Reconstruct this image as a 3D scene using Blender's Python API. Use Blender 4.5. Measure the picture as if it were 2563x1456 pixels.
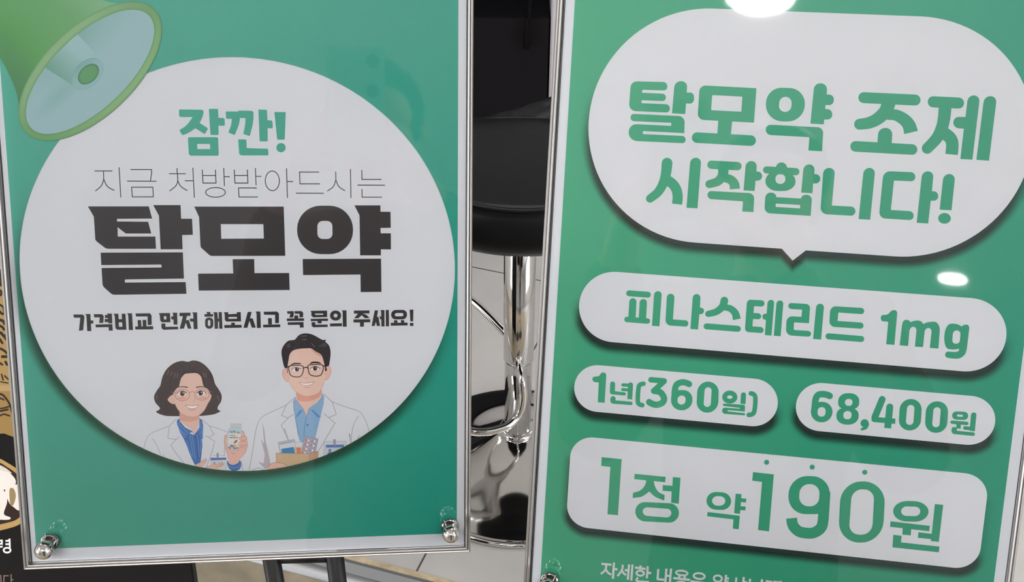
import bpy, math, random
from mathutils import Vector, Matrix
from mathutils.geometry import tessellate_polygon
import bmesh
random.seed(4)
for o in list(bpy.data.objects): bpy.data.objects.remove(o)
sc = bpy.context.scene
col = sc.collection
PI = math.pi

# ------------------------------------------------------------------ camera
F = 2780.0; CX, CY = 1281.5, 728.0; CAMH = 1.41
ORG = Vector((0, 0, CAMH))
_D = Vector((1242 - CX, 4655 - CY, F)).normalized()          # world down seen from the camera
_f = Vector((0, 0, 1)); AY = (_f - _D * _f.dot(_D)).normalized(); AZ = -_D; AX = AY.cross(AZ)
def c2w(c): return Vector((c.dot(AX), c.dot(AY), c.dot(AZ)))
def ray(x, y): return c2w(Vector(((x - CX) / F, (y - CY) / F, 1.0)))
def ground(x, y, z=0.0):
    r = ray(x, y); t = (z - CAMH) / r.z
    return ORG + r * t
def aty(x, y, Y):
    r = ray(x, y); return ORG + r * (Y / r.y)
cam = bpy.data.cameras.new('camera'); camo = bpy.data.objects.new('camera', cam); col.objects.link(camo)
r_, u_, b_ = c2w(Vector((1, 0, 0))), c2w(Vector((0, -1, 0))), c2w(Vector((0, 0, -1)))
camo.matrix_world = Matrix(((r_.x, u_.x, b_.x, 0), (r_.y, u_.y, b_.y, 0), (r_.z, u_.z, b_.z, CAMH), (0, 0, 0, 1)))
cam.sensor_width = 36; cam.lens = 36 * F / 2563; cam.clip_start = 0.02; cam.clip_end = 60
sc.camera = camo

# ------------------------------------------------------------------ world, exposure
w = bpy.data.worlds.new('world'); sc.world = w; w.use_nodes = True
w.node_tree.nodes['Background'].inputs[0].default_value = (0.8, 0.86, 1.0, 1)
w.node_tree.nodes['Background'].inputs[1].default_value = 0.25
sc.view_settings.view_transform = 'Standard'; sc.view_settings.look = 'None'
sc.view_settings.gamma = 1; sc.view_settings.use_curve_mapping = False
sc.view_settings.exposure = 0.52
PANEL_E = 21.5
SPOT_E = 60.0
FILL_E = 6.5

# ------------------------------------------------------------------ colours and materials
def lin(h):
    if isinstance(h, str):
        h = h.lstrip('#'); h = [int(h[i:i + 2], 16) / 255 for i in (0, 2, 4)]
    return tuple((c / 12.92 if c <= .04045 else ((c + .055) / 1.055) ** 2.4) for c in h)
def newmat(name):
    m = bpy.data.materials.new(name); m.use_nodes = True
    return m, m.node_tree, m.node_tree.nodes, m.node_tree.nodes['Principled BSDF']
def mat(name, c, rough=.5, metal=0.0, spec=.5, noise=None, bump=None):
    m, nt, N, P = newmat(name)
    c = lin(c)
    P.inputs['Base Color'].default_value = (*c, 1); P.inputs['Roughness'].default_value = rough
    P.inputs['Metallic'].default_value = metal; P.inputs['Specular IOR Level'].default_value = spec
    if noise:
        tc = N.new('ShaderNodeTexCoord'); nz = N.new('ShaderNodeTexNoise'); nz.inputs['Scale'].default_value = noise[0]
        nz.inputs['Detail'].default_value = 6
        rp = N.new('ShaderNodeValToRGB'); a = noise[1]
        rp.color_ramp.elements[0].position = .3; rp.color_ramp.elements[1].position = .7
        rp.color_ramp.elements[0].color = (*[x * (1 - a) for x in c], 1); rp.color_ramp.elements[1].color = (*[x * (1 + a) for x in c], 1)
        nt.links.new(tc.outputs['Object'], nz.inputs['Vector']); nt.links.new(nz.outputs['Fac'], rp.inputs['Fac'])
        nt.links.new(rp.outputs['Color'], P.inputs['Base Color'])
    if bump:
        tc = N.new('ShaderNodeTexCoord'); nz = N.new('ShaderNodeTexNoise'); nz.inputs['Scale'].default_value = bump[0]
        nz.inputs['Detail'].default_value = 4
        bp = N.new('ShaderNodeBump'); bp.inputs['Strength'].default_value = bump[1]; bp.inputs['Distance'].default_value = bump[2]
        nt.links.new(tc.outputs['Object'], nz.inputs['Vector']); nt.links.new(nz.outputs['Fac'], bp.inputs['Height'])
        nt.links.new(bp.outputs['Normal'], P.inputs['Normal'])
    return m
M = {}
M['alu'] = mat('brushed_aluminium', '#a39f9c', .3, .92, bump=(900, .05, .0002))
M['chrome'] = mat('chrome', '#d2d0cf', .07, 1.0)
M['tube'] = mat('satin_steel', '#b6b7ba', .42, .8)
M['dark'] = mat('dark_backing_board', '#1b1a20', .6)
M['black_metal'] = mat('black_powder_coat', '#070606', .45, 0, .3)
M['leather'] = mat('black_leather', '#08090c', .4, 0, .2, bump=(160, .12, .001))
M['cab'] = mat('dark_cabinet_laminate', '#0e0c0f', .55, 0, .12)
M['cab2'] = mat('dark_cabinet_recess', '#0d0d0e', .8, 0, .1)
M['white_lam'] = mat('pale_laminate', '#a9a4aa', .5)
M['wall'] = mat('wall_paint', '#cfcdc9', .8, noise=(3, .03))
M['wall_b'] = mat('back_wall_paint', '#d6d5d1', .8, noise=(2, .05))
M['ceil'] = mat('ceiling_paint', '#e0e0de', .9, noise=(4, .03))
M['rubber'] = mat('black_rubber', '#050505', .8, 0, .1)
M['stone'] = mat('mottled_stone', '#867b68', .6, noise=(22, .22))
M['tan'] = mat('tan_sealant', '#a3937b', .7, noise=(60, .25))
M['groove'] = mat('dark_groove', '#55585a', .6)
M['paper'] = mat('white_paper', '#d9dae1', .55, 0, .3, noise=(7, .012))

def vcol_mat(name, alpha=False):
    m, nt, N, P = newmat(name)
    at = N.new('ShaderNodeAttribute'); at.attribute_name = 'ink'
    nt.links.new(at.outputs['Color'], P.inputs['Base Color']); P.inputs['Roughness'].default_value = .5
    P.inputs['Specular IOR Level'].default_value = .3
    if alpha:
        tr = N.new('ShaderNodeBsdfTransparent'); mx = N.new('ShaderNodeMixShader')
        mp = N.new('ShaderNodeMapRange'); mp.interpolation_type = 'SMOOTHSTEP'
        nt.links.new(at.outputs['Alpha'], mp.inputs['Value'])
        nt.links.new(mp.outputs['Result'], mx.inputs['Fac']); nt.links.new(tr.outputs[0], mx.inputs[1])
        nt.links.new(P.outputs[0], mx.inputs[2])
        nt.links.new(mx.outputs[0], N['Material Output'].inputs['Surface'])
    return m
M['ink'] = vcol_mat('printed_ink'); M['ink_fade'] = vcol_mat('printed_soft_shadow_ink', True)

def grad_mat(name, u0, u1, v0, v1, c00, c10, c01, c11):
    """printed two way gradient: c00 top left, c10 top right, c01 bottom left, c11 bottom right"""
    m, nt, N, P = newmat(name)
    tc = N.new('ShaderNodeTexCoord'); sp = N.new('ShaderNodeSeparateXYZ'); nt.links.new(tc.outputs['Object'], sp.inputs[0])
    def rng(out, a, b):
        mp = N.new('ShaderNodeMapRange'); mp.inputs['From Min'].default_value = a; mp.inputs['From Max'].default_value = b
        nt.links.new(out, mp.inputs['Value']); return mp.outputs['Result']
    fu = rng(sp.outputs['X'], u0, u1); fv = rng(sp.outputs['Y'], -v0, -v1)
    def mix(f, a, b):
        mx = N.new('ShaderNodeMix'); mx.data_type = 'RGBA'; nt.links.new(f, mx.inputs['Factor'])
        for k, s in ((6, a), (7, b)):
            if isinstance(s, tuple): mx.inputs[k].default_value = (*s, 1)
            else: nt.links.new(s, mx.inputs[k])
        return mx.outputs[2]
    t = mix(fu, lin(c00), lin(c10)); b = mix(fu, lin(c01), lin(c11)); c = mix(fv, t, b)
    nt.links.new(c, P.inputs['Base Color']); P.inputs['Roughness'].default_value = .5; P.inputs['Specular IOR Level'].default_value = .3
    return m

def acrylic():
    m, nt, N, P = newmat('clear_acrylic'); N.remove(P)
    fr = N.new('ShaderNodeFresnel'); fr.inputs['IOR'].default_value = 1.45
    tr = N.new('ShaderNodeBsdfTransparent'); tr.inputs[0].default_value = (.985, .99, .99, 1)
    gl = N.new('ShaderNodeBsdfGlossy'); gl.inputs['Roughness'].default_value = .03
    mx = N.new('ShaderNodeMixShader')
    tc = N.new('ShaderNodeTexCoord'); nz = N.new('ShaderNodeTexNoise'); nz.inputs['Scale'].default_value = 9; nz.inputs['Detail'].default_value = 1
    bp = N.new('ShaderNodeBump'); bp.inputs['Strength'].default_value = .25; bp.inputs['Distance'].default_value = .0015
    nt.links.new(tc.outputs['Object'], nz.inputs['Vector']); nt.links.new(nz.outputs['Fac'], bp.inputs['Height'])
    nt.links.new(bp.outputs['Normal'], gl.inputs['Normal'])
    nt.links.new(fr.outputs[0], mx.inputs[0]); nt.links.new(tr.outputs[0], mx.inputs[1]); nt.links.new(gl.outputs[0], mx.inputs[2])
    nt.links.new(mx.outputs[0], N['Material Output'].inputs['Surface'])
    return m
M['acrylic'] = acrylic()
def emit(name, c, s):
    m, nt, N, P = newmat(name); P.inputs['Base Color'].default_value = (*c, 1)
    P.inputs['Emission Color'].default_value = (*c, 1); P.inputs['Emission Strength'].default_value = s
    return m
M['panel'] = emit('led_panel_light', (1.0, .985, .97), PANEL_E)
M['spot'] = emit('downlight_lens', (1, .98, .95), SPOT_E)

# ------------------------------------------------------------------ object helpers
def link(name, me, m=None, parent=None, smooth=False):
    if m is not None:
        for x in (m if isinstance(m, (list, tuple)) else [m]): me.materials.append(x)
    if smooth:
        for p in me.polygons: p.use_smooth = True
    o = bpy.data.objects.new(name, me); col.objects.link(o)
    if parent: o.parent = parent
    return o
def tag(o, label=None, cat=None, group=None, kind=None):
    for k, v in (('label', label), ('category', cat), ('group', group), ('kind', kind)):
        if v: o[k] = v
    return o
def empty(name, loc=(0, 0, 0), mw=None):
    o = bpy.data.objects.new(name, None); col.objects.link(o)
    if mw is not None: o.matrix_world = mw
    else: o.location = loc
    o.empty_display_size = .05
    return o
def mesh(verts, faces, name='m'):
    me = bpy.data.meshes.new(name); me.from_pydata([tuple(v) for v in verts], [], faces); me.update(); return me
def box(a, b, bevel=0.0):
    bm = bmesh.new(); bmesh.ops.create_cube(bm, size=1)
    for v in bm.verts: v.co = Vector([(a[i] + b[i]) / 2 + v.co[i] * (b[i] - a[i]) for i in range(3)])
    if bevel: bmesh.ops.bevel(bm, geom=bm.edges[:], offset=bevel, segments=2, affect='EDGES')
    me = bpy.data.meshes.new('box'); bm.to_mesh(me); bm.free(); return me
def lathe(prof, seg=48, close=False):
    V = []; Fc = []
    for r, z in prof:
        for k in range(seg):
            a = 2 * PI * k / seg; V.append((r * math.cos(a), r * math.sin(a), z))
    for i in range(len(prof) - 1):
        for k in range(seg):
            k2 = (k + 1) % seg; Fc.append((i * seg + k, i * seg + k2, (i + 1) * seg + k2, (i + 1) * seg + k))
    Fc.append(tuple(range(seg))[::-1]); Fc.append(tuple((len(prof) - 1) * seg + k for k in range(seg)))
    return mesh(V, Fc)
def catmull(P, n=8, closed=False):
    P = [Vector(p) for p in P]; out = []; N_ = len(P)
    rng = range(N_ if closed else N_ - 1)
    for i in rng:
        if closed: p0, p1, p2, p3 = P[i - 1], P[i], P[(i + 1) % N_], P[(i + 2) % N_]
        else: p0, p1, p2, p3 = P[max(i - 1, 0)], P[i], P[i + 1], P[min(i + 2, N_ - 1)]
        for k in range(n):
            t = k / n; t2 = t * t; t3 = t2 * t
            out.append(.5 * ((2 * p1) + (p2 - p0) * t + (2 * p0 - 5 * p1 + 4 * p2 - p3) * t2 + (3 * p1 - p0 - 3 * p2 + p3) * t3))
    if not closed: out.append(P[-1].copy())
    return out
def tube(P, r, seg=16, smooth_n=0):
    if smooth_n: P = catmull(P, smooth_n)
    P = [Vector(p) for p in P]; V = []; Fc = []
    up = Vector((0.1, 0.2, 1)).normalized(); prev = None
    for i, p in enumerate(P):
        t = (P[min(i + 1, len(P) - 1)] - P[max(i - 1, 0)]).normalized()
        a = t.cross(up if prev is None else prev.cross(t)) if False else None
        if prev is None:
            a = t.cross(up)
            if a.length < .05: a = t.cross(Vector((1, 0, 0)))
            a.normalize()
        else:
            a = (prev - t * prev.dot(t)).normalized()
        prev = a; b = t.cross(a)
        for k in range(seg):
            an = 2 * PI * k / seg; V.append(p + (a * math.cos(an) + b * math.sin(an)) * r)
    n = len(P)
    for i in range(n - 1):
        for k in range(seg):
            k2 = (k + 1) % seg; Fc.append((i * seg + k, i * seg + k2, (i + 1) * seg + k2, (i + 1) * seg + k))
    Fc.append(tuple(range(seg))[::-1]); Fc.append(tuple((n - 1) * seg + k for k in range(seg)))
    return mesh(V, Fc)

# ------------------------------------------------------------------ poster planes
class Plane:
    """h right, v down, n away from the viewer, all in world space; p0 its origin on the paper"""
    def __init__(s, h, v, p0):
        s.h, s.v = h.normalized(), v.normalized(); s.n = s.h.cross(s.v).normalized() * -1
        if s.n.dot(p0 - ORG) < 0: s.n = -s.n
        s.p0 = p0
        s.mw = Matrix(((s.h.x, -s.v.x, -s.n.x, p0.x), (s.h.y, -s.v.y, -s.n.y, p0.y), (s.h.z, -s.v.z, -s.n.z, p0.z), (0, 0, 0, 1)))
    def uv(s, x, y):
        r = ray(x, y); t = (s.p0 - ORG).dot(s.n) / r.dot(s.n); p = ORG + r * t - s.p0
        return Vector((p.dot(s.h), p.dot(s.v)))
def from_vps(vh, vv, sgn, d):
    h = Vector((vh[0] - CX, vh[1] - CY, F)).normalized() * sgn; v = Vector((vv[0] - CX, vv[1] - CY, F)).normalized()
    s = (h + v).normalized(); q = (h - v).normalized(); h = (s + q).normalized(); v = (s - q).normalized()
    n = h.cross(v); h, v, n = c2w(h), c2w(v), c2w(n)
    return Plane(h, v, ORG + n * d)
PL = from_vps((23900, 470), (1100, 14800), 1, .74)
PR = from_vps((-17100, -700), (367, 18100), -1, .70)

# ------------------------------------------------------------------ printed artwork: shapes traced on the sheet
class Art:
    """collects flat printed shapes of one print, each on its own hair thin ink layer"""
    base = 0
    def __init__(s, plane, lay=1.0): s.P = plane; s.V = []; s.F = []; s.C = []; s.x0 = s.y0 = 0; s.s = 1; s.c = (0, 0, 0); s.z = lay * 1e-4; s.k = 0
    def reg(s, x0, y0, sc_): s.x0, s.y0, s.s = x0, y0, sc_; return s
    def ink(s, c): s.c = lin(c); return s
    def px(s, x, y): return s.P.uv(s.x0 + x / s.s, s.y0 + y / s.s)
    def loc(s, u): return (u[0], -u[1], s.z)
    def add(s, loops, c=None, colf=None):
        """loops of uv points, first outer then holes"""
        s.z += 0.9e-6
        fl = [Vector((p[0], -p[1], 0)) for L_ in loops for p in L_]
        tri = tessellate_polygon([[Vector((p[0], -p[1], 0)) for p in L_] for L_ in loops])
        b = len(s.V)
        for p in fl:
            s.V.append((p.x, p.y, s.z)); s.C.append((*(colf(p.x, -p.y) if colf else (c or s.c)), 1))
        for t in tri:
            a, b2, c2 = fl[t[0]], fl[t[1]], fl[t[2]]
            cr = (b2 - a).cross(c2 - a).z
            if abs(cr) < 1e-14: continue
            s.F.append(tuple(b + k for k in (t if cr > 0 else t[::-1])))
    @staticmethod
    def parse(txt):
        out = []
        for tok in txt.split():
            q = [float(a) for a in tok.split(',')]; out.append((q[0], q[1], q[2] if len(q) > 2 else 0))
        return out
    @staticmethod
    def rnd(pts):
        out = []; n = len(pts)
        for i in range(n):
            x, y, r = pts[i]; v = Vector((x, y)); a = Vector(pts[i - 1][:2]) - v; b = Vector(pts[(i + 1) % n][:2]) - v
            ra = min(r, a.length * .5 if pts[i - 1][2] > 0 else a.length * .98); rb = min(r, b.length * .5 if pts[(i + 1) % n][2] > 0 else b.length * .98)
            if r <= 0: out.append(v); continue
            A = v + a.normalized() * ra; B = v + b.normalized() * rb; k = .45
            c1 = v + a.normalized() * ra * k; c2 = v + b.normalized() * rb * k
            m = 8 if r > 12 else 4
            for j in range(m + 1):
                t = j / m; out.append(A * (1 - t) ** 3 + c1 * 3 * t * (1 - t) ** 2 + c2 * 3 * t * t * (1 - t) + B * t ** 3)
        return out
    def pg(s, txt, hole=None, **k):
        L_ = [[s.px(*p) for p in s.rnd(s.parse(txt))]]
        if hole: L_ += [[s.px(*p) for p in s.rnd(s.parse(h))] for h in ([hole] if isinstance(hole, str) else hole)]
        s.add(L_, **k); return s
    def bl(s, txt, **k):      # smooth closed blob
        P = catmull([(p[0], p[1], 0) for p in s.parse(txt)], 6, True)
        s.add([[s.px(p.x, p.y) for p in P]], **k); return s
    def el(s, cx, cy, rx, ry, rot=0, w=0, **k):
        def lp(a, b):
            out = []
            for i in range(40):
                t = 2 * PI * i / 40; x, y = a * math.cos(t), b * math.sin(t); c_, s_ = math.cos(rot), math.sin(rot)
                out.append(s.px(cx + x * c_ - y * s_, cy + x * s_ + y * c_))
            return out
        if w: s.add([lp(rx + w / 2, ry + w / 2), lp(rx - w / 2, ry - w / 2)[::-1]], **k)
        else: s.add([lp(rx, ry)], **k)
        return s
    def st(s, w, txt, cap='rr', smooth=False, closed=False, **k):
        P = [Vector(p[:2]) for p in s.parse(txt)]
        if smooth: P = [Vector((q.x, q.y)) for q in catmull([(p.x, p.y, 0) for p in P], 6, closed)]
        if closed: P.append(P[0]); P.append(P[1])
        w0, w1 = w if isinstance(w, tuple) else (w, w)
        n = len(P); Lf = []; Rt = []; ln = [0]
        for i in range(1, n): ln.append(ln[-1] + (P[i] - P[i - 1]).length)
        for i in range(n):
            hw = (w0 + (w1 - w0) * ln[i] / max(ln[-1], 1e-9)) / 2
            a = (P[i] - P[i - 1]).normalized() if i else None; b = (P[i + 1] - P[i]).normalized() if i < n - 1 else None
            if a is None: a = b
            if b is None: b = a
            t = (a + b)
            if t.length < .2: t = a.copy()
            t.normalize(); nn = Vector((-t.y, t.x)); m = hw / max(.5, nn.dot(Vector((-a.y, a.x))))
            Lf.append(P[i] + nn * m); Rt.append(P[i] - nn * m)
        def capf(p, d, hw):
            out = []; nn = Vector((-d.y, d.x))
            for j in range(1, 10):
                a = PI * j / 10; out.append(p + nn * hw * math.cos(a) + d * hw * math.sin(a))
            return out
        loop = list(Lf)
        if cap[1] == 'r' and not closed: loop += capf(P[-1], (P[-1] - P[-2]).normalized(), w1 / 2)
        loop += Rt[::-1]
        if cap[0] == 'r' and not closed: loop += capf(P[0], (P[0] - P[1]).normalized(), w0 / 2)
        # quads keep self overlapping bends clean
        s.z += 0.9e-6; b0 = len(s.V)
        def push(p):
            u = s.px(p.x, p.y); s.V.append((u[0], -u[1], s.z)); s.C.append((*(k.get('c') or s.c), 1)); return len(s.V) - 1
        li = [push(p) for p in Lf]; ri = [push(p) for p in Rt]
        for i in range(n - 1): s.F.append((li[i], li[i + 1], ri[i + 1], ri[i]))
        if not closed:
            for e, idx, o in ((cap[1], n - 1, n - 2), (cap[0], 0, 1)):
                if e == 'r':
                    d = (P[idx] - P[o]).normalized(); hw = (w1 if idx else w0) / 2; ii = [push(p) for p in capf(P[idx], d, hw)]
                    s.F.append(tuple([li[idx]] + ii + [ri[idx]]) if idx else tuple([ri[idx]] + ii + [li[idx]]))
        return s
    def build(s, name, m, parent, label=None):
        me = mesh(s.V, s.F)
        at = me.attributes.new('ink', 'FLOAT_COLOR', 'POINT')
        for i, c in enumerate(s.C): at.data[i].color = c
        bm = bmesh.new(); bm.from_mesh(me)
        for f in bm.faces:
            if f.normal.z < 0: f.normal_flip()
        bm.to_mesh(me); bm.free()
        o = link(name, me, m, parent)
        if label: o['label'] = label
        return o
def fade(name, plane, loop, width, z, colr, parent, fill=True):
    """printed soft drop shadow: a solid core and a band around it that fades out"""
    V = []; Fc = []; C = []; n = len(loop); c = sum((Vector(p) for p in loop), Vector((0, 0))) / n
    rings = 5
    for k in range(rings + 1):
        for i, p in enumerate(loop):
            t = (Vector(loop[(i + 1) % n]) - Vector(loop[i - 1])).normalized(); nn = Vector((t.y, -t.x))
            if nn.dot(Vector(p) - c) < 0: nn = -nn
            q = Vector(p) + nn * width * (1.45 * k / rings - .45); V.append((q.x, -q.y, z))
            C.append((*lin(colr), min(1, 1.2 * (1 - k / rings)) * max(0, min(1, .42 + .95 * nn.y - .12 * nn.x))))
    for k in range(rings):
        for i in range(n):
            j = (i + 1) % n; Fc.append((k * n + i, (k + 1) * n + i, (k + 1) * n + j, k * n + j))
        me = mesh(V, Fc); at = me.attributes.new('ink', 'FLOAT_COLOR', 'POINT')
    for i, q in enumerate(C): at.data[i].color = q
    return link(name, me, M['ink_fade'], parent)
def rrect(u0, u1, v0, v1, r, n=14):
    out = []
    for cx, cy, a0 in ((u1 - r, v0 + r, -PI / 2), (u1 - r, v1 - r, 0), (u0 + r, v1 - r, PI / 2), (u0 + r, v0 + r, PI)):
        for k in range(n + 1):
            a = a0 + PI / 2 * k / n; out.append(Vector((cx + r * math.cos(a), cy + r * math.sin(a))))
    return out

# ------------------------------------------------------------------ room shell
def struct(name, me, m): return tag(link(name, me, m), kind='structure')
def floor_mat():
    m, nt, N, P = newmat('pale_porcelain_tiles')
    tc = N.new('ShaderNodeTexCoord'); mp = N.new('ShaderNodeMapping'); nt.links.new(tc.outputs['Object'], mp.inputs[0])
    g1 = ground(1074, 1370); g2 = ground(1028.5, 1456); ang = math.atan2(g1.y - g2.y, g1.x - g2.x) - PI / 2
    e1 = Vector((math.cos(ang), math.sin(ang), 0)); s1 = ground(1218, 675); o_ = s1 + e1 * e1.dot(g1 - s1)
    # grid lines pass through the joint seen between the signs
    mp.vector_type = 'TEXTURE'; mp.inputs['Location'].default_value = (o_.x, o_.y, 0); mp.inputs['Rotation'].default_value = (0, 0, ang)
    sp = N.new('ShaderNodeSeparateXYZ'); nt.links.new(mp.outputs[0], sp.inputs[0])
    def lines(o):
        a = N.new('ShaderNodeMath'); a.operation = 'DIVIDE'; a.inputs[1].default_value = .6; nt.links.new(o, a.inputs[0])
        b = N.new('ShaderNodeMath'); b.operation = 'ADD'; b.inputs[1].default_value = .5; nt.links.new(a.outputs[0], b.inputs[0])
        f = N.new('ShaderNodeMath'); f.operation = 'FRACT'; nt.links.new(b.outputs[0], f.inputs[0])
        c = N.new('ShaderNodeMath'); c.operation = 'SUBTRACT'; c.inputs[1].default_value = .5; nt.links.new(f.outputs[0], c.inputs[0])
        d = N.new('ShaderNodeMath'); d.operation = 'ABSOLUTE'; nt.links.new(c.outputs[0], d.inputs[0])
        e = N.new('ShaderNodeMath'); e.operation = 'LESS_THAN'; e.inputs[1].default_value = .0028; nt.links.new(d.outputs[0], e.inputs[0])
        return e.outputs[0]
    mx = N.new('ShaderNodeMath'); mx.operation = 'MAXIMUM'
    nt.links.new(lines(sp.outputs['X']), mx.inputs[0]); nt.links.new(lines(sp.outputs['Y']), mx.inputs[1])
    nz = N.new('ShaderNodeTexNoise'); nz.inputs['Scale'].default_value = 6; nz.inputs['Detail'].default_value = 7
    nt.links.new(tc.outputs['Object'], nz.inputs['Vector'])
    rp = N.new('ShaderNodeValToRGB'); rp.color_ramp.elements[0].color = (*lin('#a09d9b'), 1); rp.color_ramp.elements[1].color = (*lin('#adaaa7'), 1)
    rp.color_ramp.elements[0].position = .3; rp.color_ramp.elements[1].position = .7
    nt.links.new(nz.outputs['Fac'], rp.inputs[0])
    mc = N.new('ShaderNodeMix'); mc.data_type = 'RGBA'; nt.links.new(mx.outputs[0], mc.inputs['Factor'])
    nt.links.new(rp.outputs[0], mc.inputs[6]); mc.inputs[7].default_value = (*lin('#46433f'), 1)
    nt.links.new(mc.outputs[2], P.inputs['Base Color']); P.inputs['Roughness'].default_value = .4; P.inputs['Specular IOR Level'].default_value = .3
    return m
# the door sill runs slantwise across the floor: tiles beyond it, stone on the near side
sa, sb = ground(563, 1391), ground(805, 1456)
sd = (sb - sa).normalized(); sn = Vector((-sd.y, sd.x, 0));
if sn.y < 0: sn = -sn
X0, X1, Y0, Y1, ZC = -3.6, 3.8, -6.5, 3.6, 2.6
struct('floor', box((X0, Y0, -.06), (X1, Y1, 0)), floor_mat())
struct('wall_back', box((X0, Y1, 0), (X1, Y1 + .1, ZC)), M['wall'])
struct('wall_front', box((X0, Y0 - .1, 0), (X1, Y0, ZC)), M['wall_b'])
struct('wall_left', box((X0 - .1, Y0, 0), (X0, Y1, ZC)), M['wall'])
struct('wall_right', box((X1, Y0, 0), (X1 + .1, Y1, ZC)), M['wall'])
struct('ceiling', box((X0, Y0, ZC), (X1, Y1, ZC + .08)), M['ceil'])
def sill(name, o0, o1, h, m, l0=-2.9, l1=3.2, rnd=False):
    a = sa + sn * o0; W = o1 - o0; V = []; Fc = []; prof = []
    if rnd:
        for k in range(13):
            t = PI * k / 12; prof.append((W / 2 - W / 2 * math.cos(t), h * math.sin(t)))
    else: prof = [(0, 0), (0, h), (W, h), (W, 0)]
    for l in (l0, l1):
        for x, z in prof: p = a + sd * l + sn * x; V.append((p.x, p.y, z - .0005))
    n = len(prof)
    for k in range(n - 1): Fc.append((k, k + 1, n + k + 1, n + k))
    Fc += [tuple(range(n)), tuple(range(n, 2 * n))[::-1]]
    return struct(name, mesh(V, Fc), m)
for nm, me_ in (('floor_stone', None),):
    p = [sa + sd * -3.2, sa + sd * 3.2, sa + sd * 2.0 - sn * 6.0, sa - sd * 4.2 - sn * 6.0]
    V = [(q.x, q.y, .003) for q in p] + [(q.x, q.y, 0.0) for q in p]
    struct('floor_2', mesh(V, [(3, 2, 1, 0), (4, 5, 6, 7), (0, 1, 5, 4), (1, 2, 6, 5), (2, 3, 7, 6), (3, 0, 4, 7)]), M['stone'])
sill('trim_1', .0, .028, .009, M['tube'], rnd=True)
sill('trim_2', .026, .046, .006, mat('grey_sill_strip', '#9a9b9e', .4, .6))
sill('trim_3', .046, .053, .003, M['groove'])
sill('trim_4', .053, .064, .005, M['tan'])

# ceiling panels overhead and in front, downlights behind the viewer that glint in the acrylic
def panel(x, y, sx, sy, label):
    r = empty('ceiling_light', (x, y, ZC)); tag(r, label, 'light')
    link('light_frame', box((-sx / 2 - .02, -sy / 2 - .02, -.02), (sx / 2 + .02, sy / 2 + .02, -.001)), M['white_lam'], r)
    link('light_diffuser', box((-sx / 2, -sy / 2, -.026), (sx / 2, sy / 2, -.0205)), M['panel'], r)
    return r
panel(-1.7, -.35, .3, 1.2, 'left long white ceiling panel light over the signs')
panel(1.7, -.35, .3, 1.2, 'right long white ceiling panel light over the signs')
panel(0, -1.15, 1.4, .3, 'white ceiling panel light nearest the viewer')
panel(0, 1.5, .9, .16, 'short white ceiling panel light above the bar stool')
panel(-1.9, 2.6, .2, .9, 'far left white ceiling panel light beyond the stool')
panel(1.9, 2.6, .2, .9, 'far right white ceiling panel light beyond the stool')
# invented glowing framed panels in both side walls, added as fill for the signs
M['window_light'] = emit('fill_panel_glow', (.93, .96, 1.0), FILL_E)
for i_, sx in ((1, -1), (2, 1)):
    xw = X0 if sx < 0 else X1
    struct('window_%d' % i_, box((min(xw, xw - sx * .02), -2.7, .7), (max(xw, xw - sx * .02), -.3, 2.2)), M['window_light'])
    for nm, y0, y1, z0, z1 in (('a', -2.76, -.24, .64, .70), ('b', -2.76, -.24, 2.20, 2.26), ('c', -2.76, -2.70, .70, 2.20), ('d', -.30, -.24, .70, 2.20), ('e', -1.53, -1.47, .70, 2.20)):
        struct('window_%d_frame' % i_, box((min(xw, xw - sx * .05), y0, z0), (max(xw, xw - sx * .05), y1, z1)), M['white_lam'])
def reflect_hit(P_, x, y, z):
    r = ray(x, y).normalized(); t = (P_.p0 - ORG).dot(P_.n) / r.dot(P_.n); p = ORG + r * t
    d = r - P_.n * 2 * r.dot(P_.n); k = (z - p.z) / d.z
    return p + d * k
def downlight(p, rad, label):
    r = empty('downlight', (p.x, p.y, ZC)); tag(r, label, 'light')
    link('trim_ring', lathe([(rad * 1.18, -.001), (rad * 1.18, -.012), (rad * 1.02, -.016), (rad * 1.0, -.004)]), M['white_lam'], r, True)
    link('lamp_lens', lathe([(rad * .98, -.006), (rad * .98, -.014), (rad * .7, -.02), (.001, -.022)]), M['spot'], r, True)
for (x, y, rad, lb) in ((1898, -2, .098, 'large round ceiling downlight glinting at the top of the right sign'),
                        (2391, 699, .06, 'small round ceiling downlight glinting beside the first white pill'),
                        ):
    p = reflect_hit(PR, x, y, ZC - .02)
    downlight(p, rad, lb)
    print('downlight', p)

#@@SIGNS@@
CL = ('#4aab97', '#239d89', '#419c87', '#0f9280')     # printed greens of the left sign, corner by corner
CR = ('#41a781', '#239a81', '#389f79', '#158d70')     # of the right sign
CT = ('#41a67f', '#25987a', '#3c9f78', '#23906f')     # of its lettering
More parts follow.
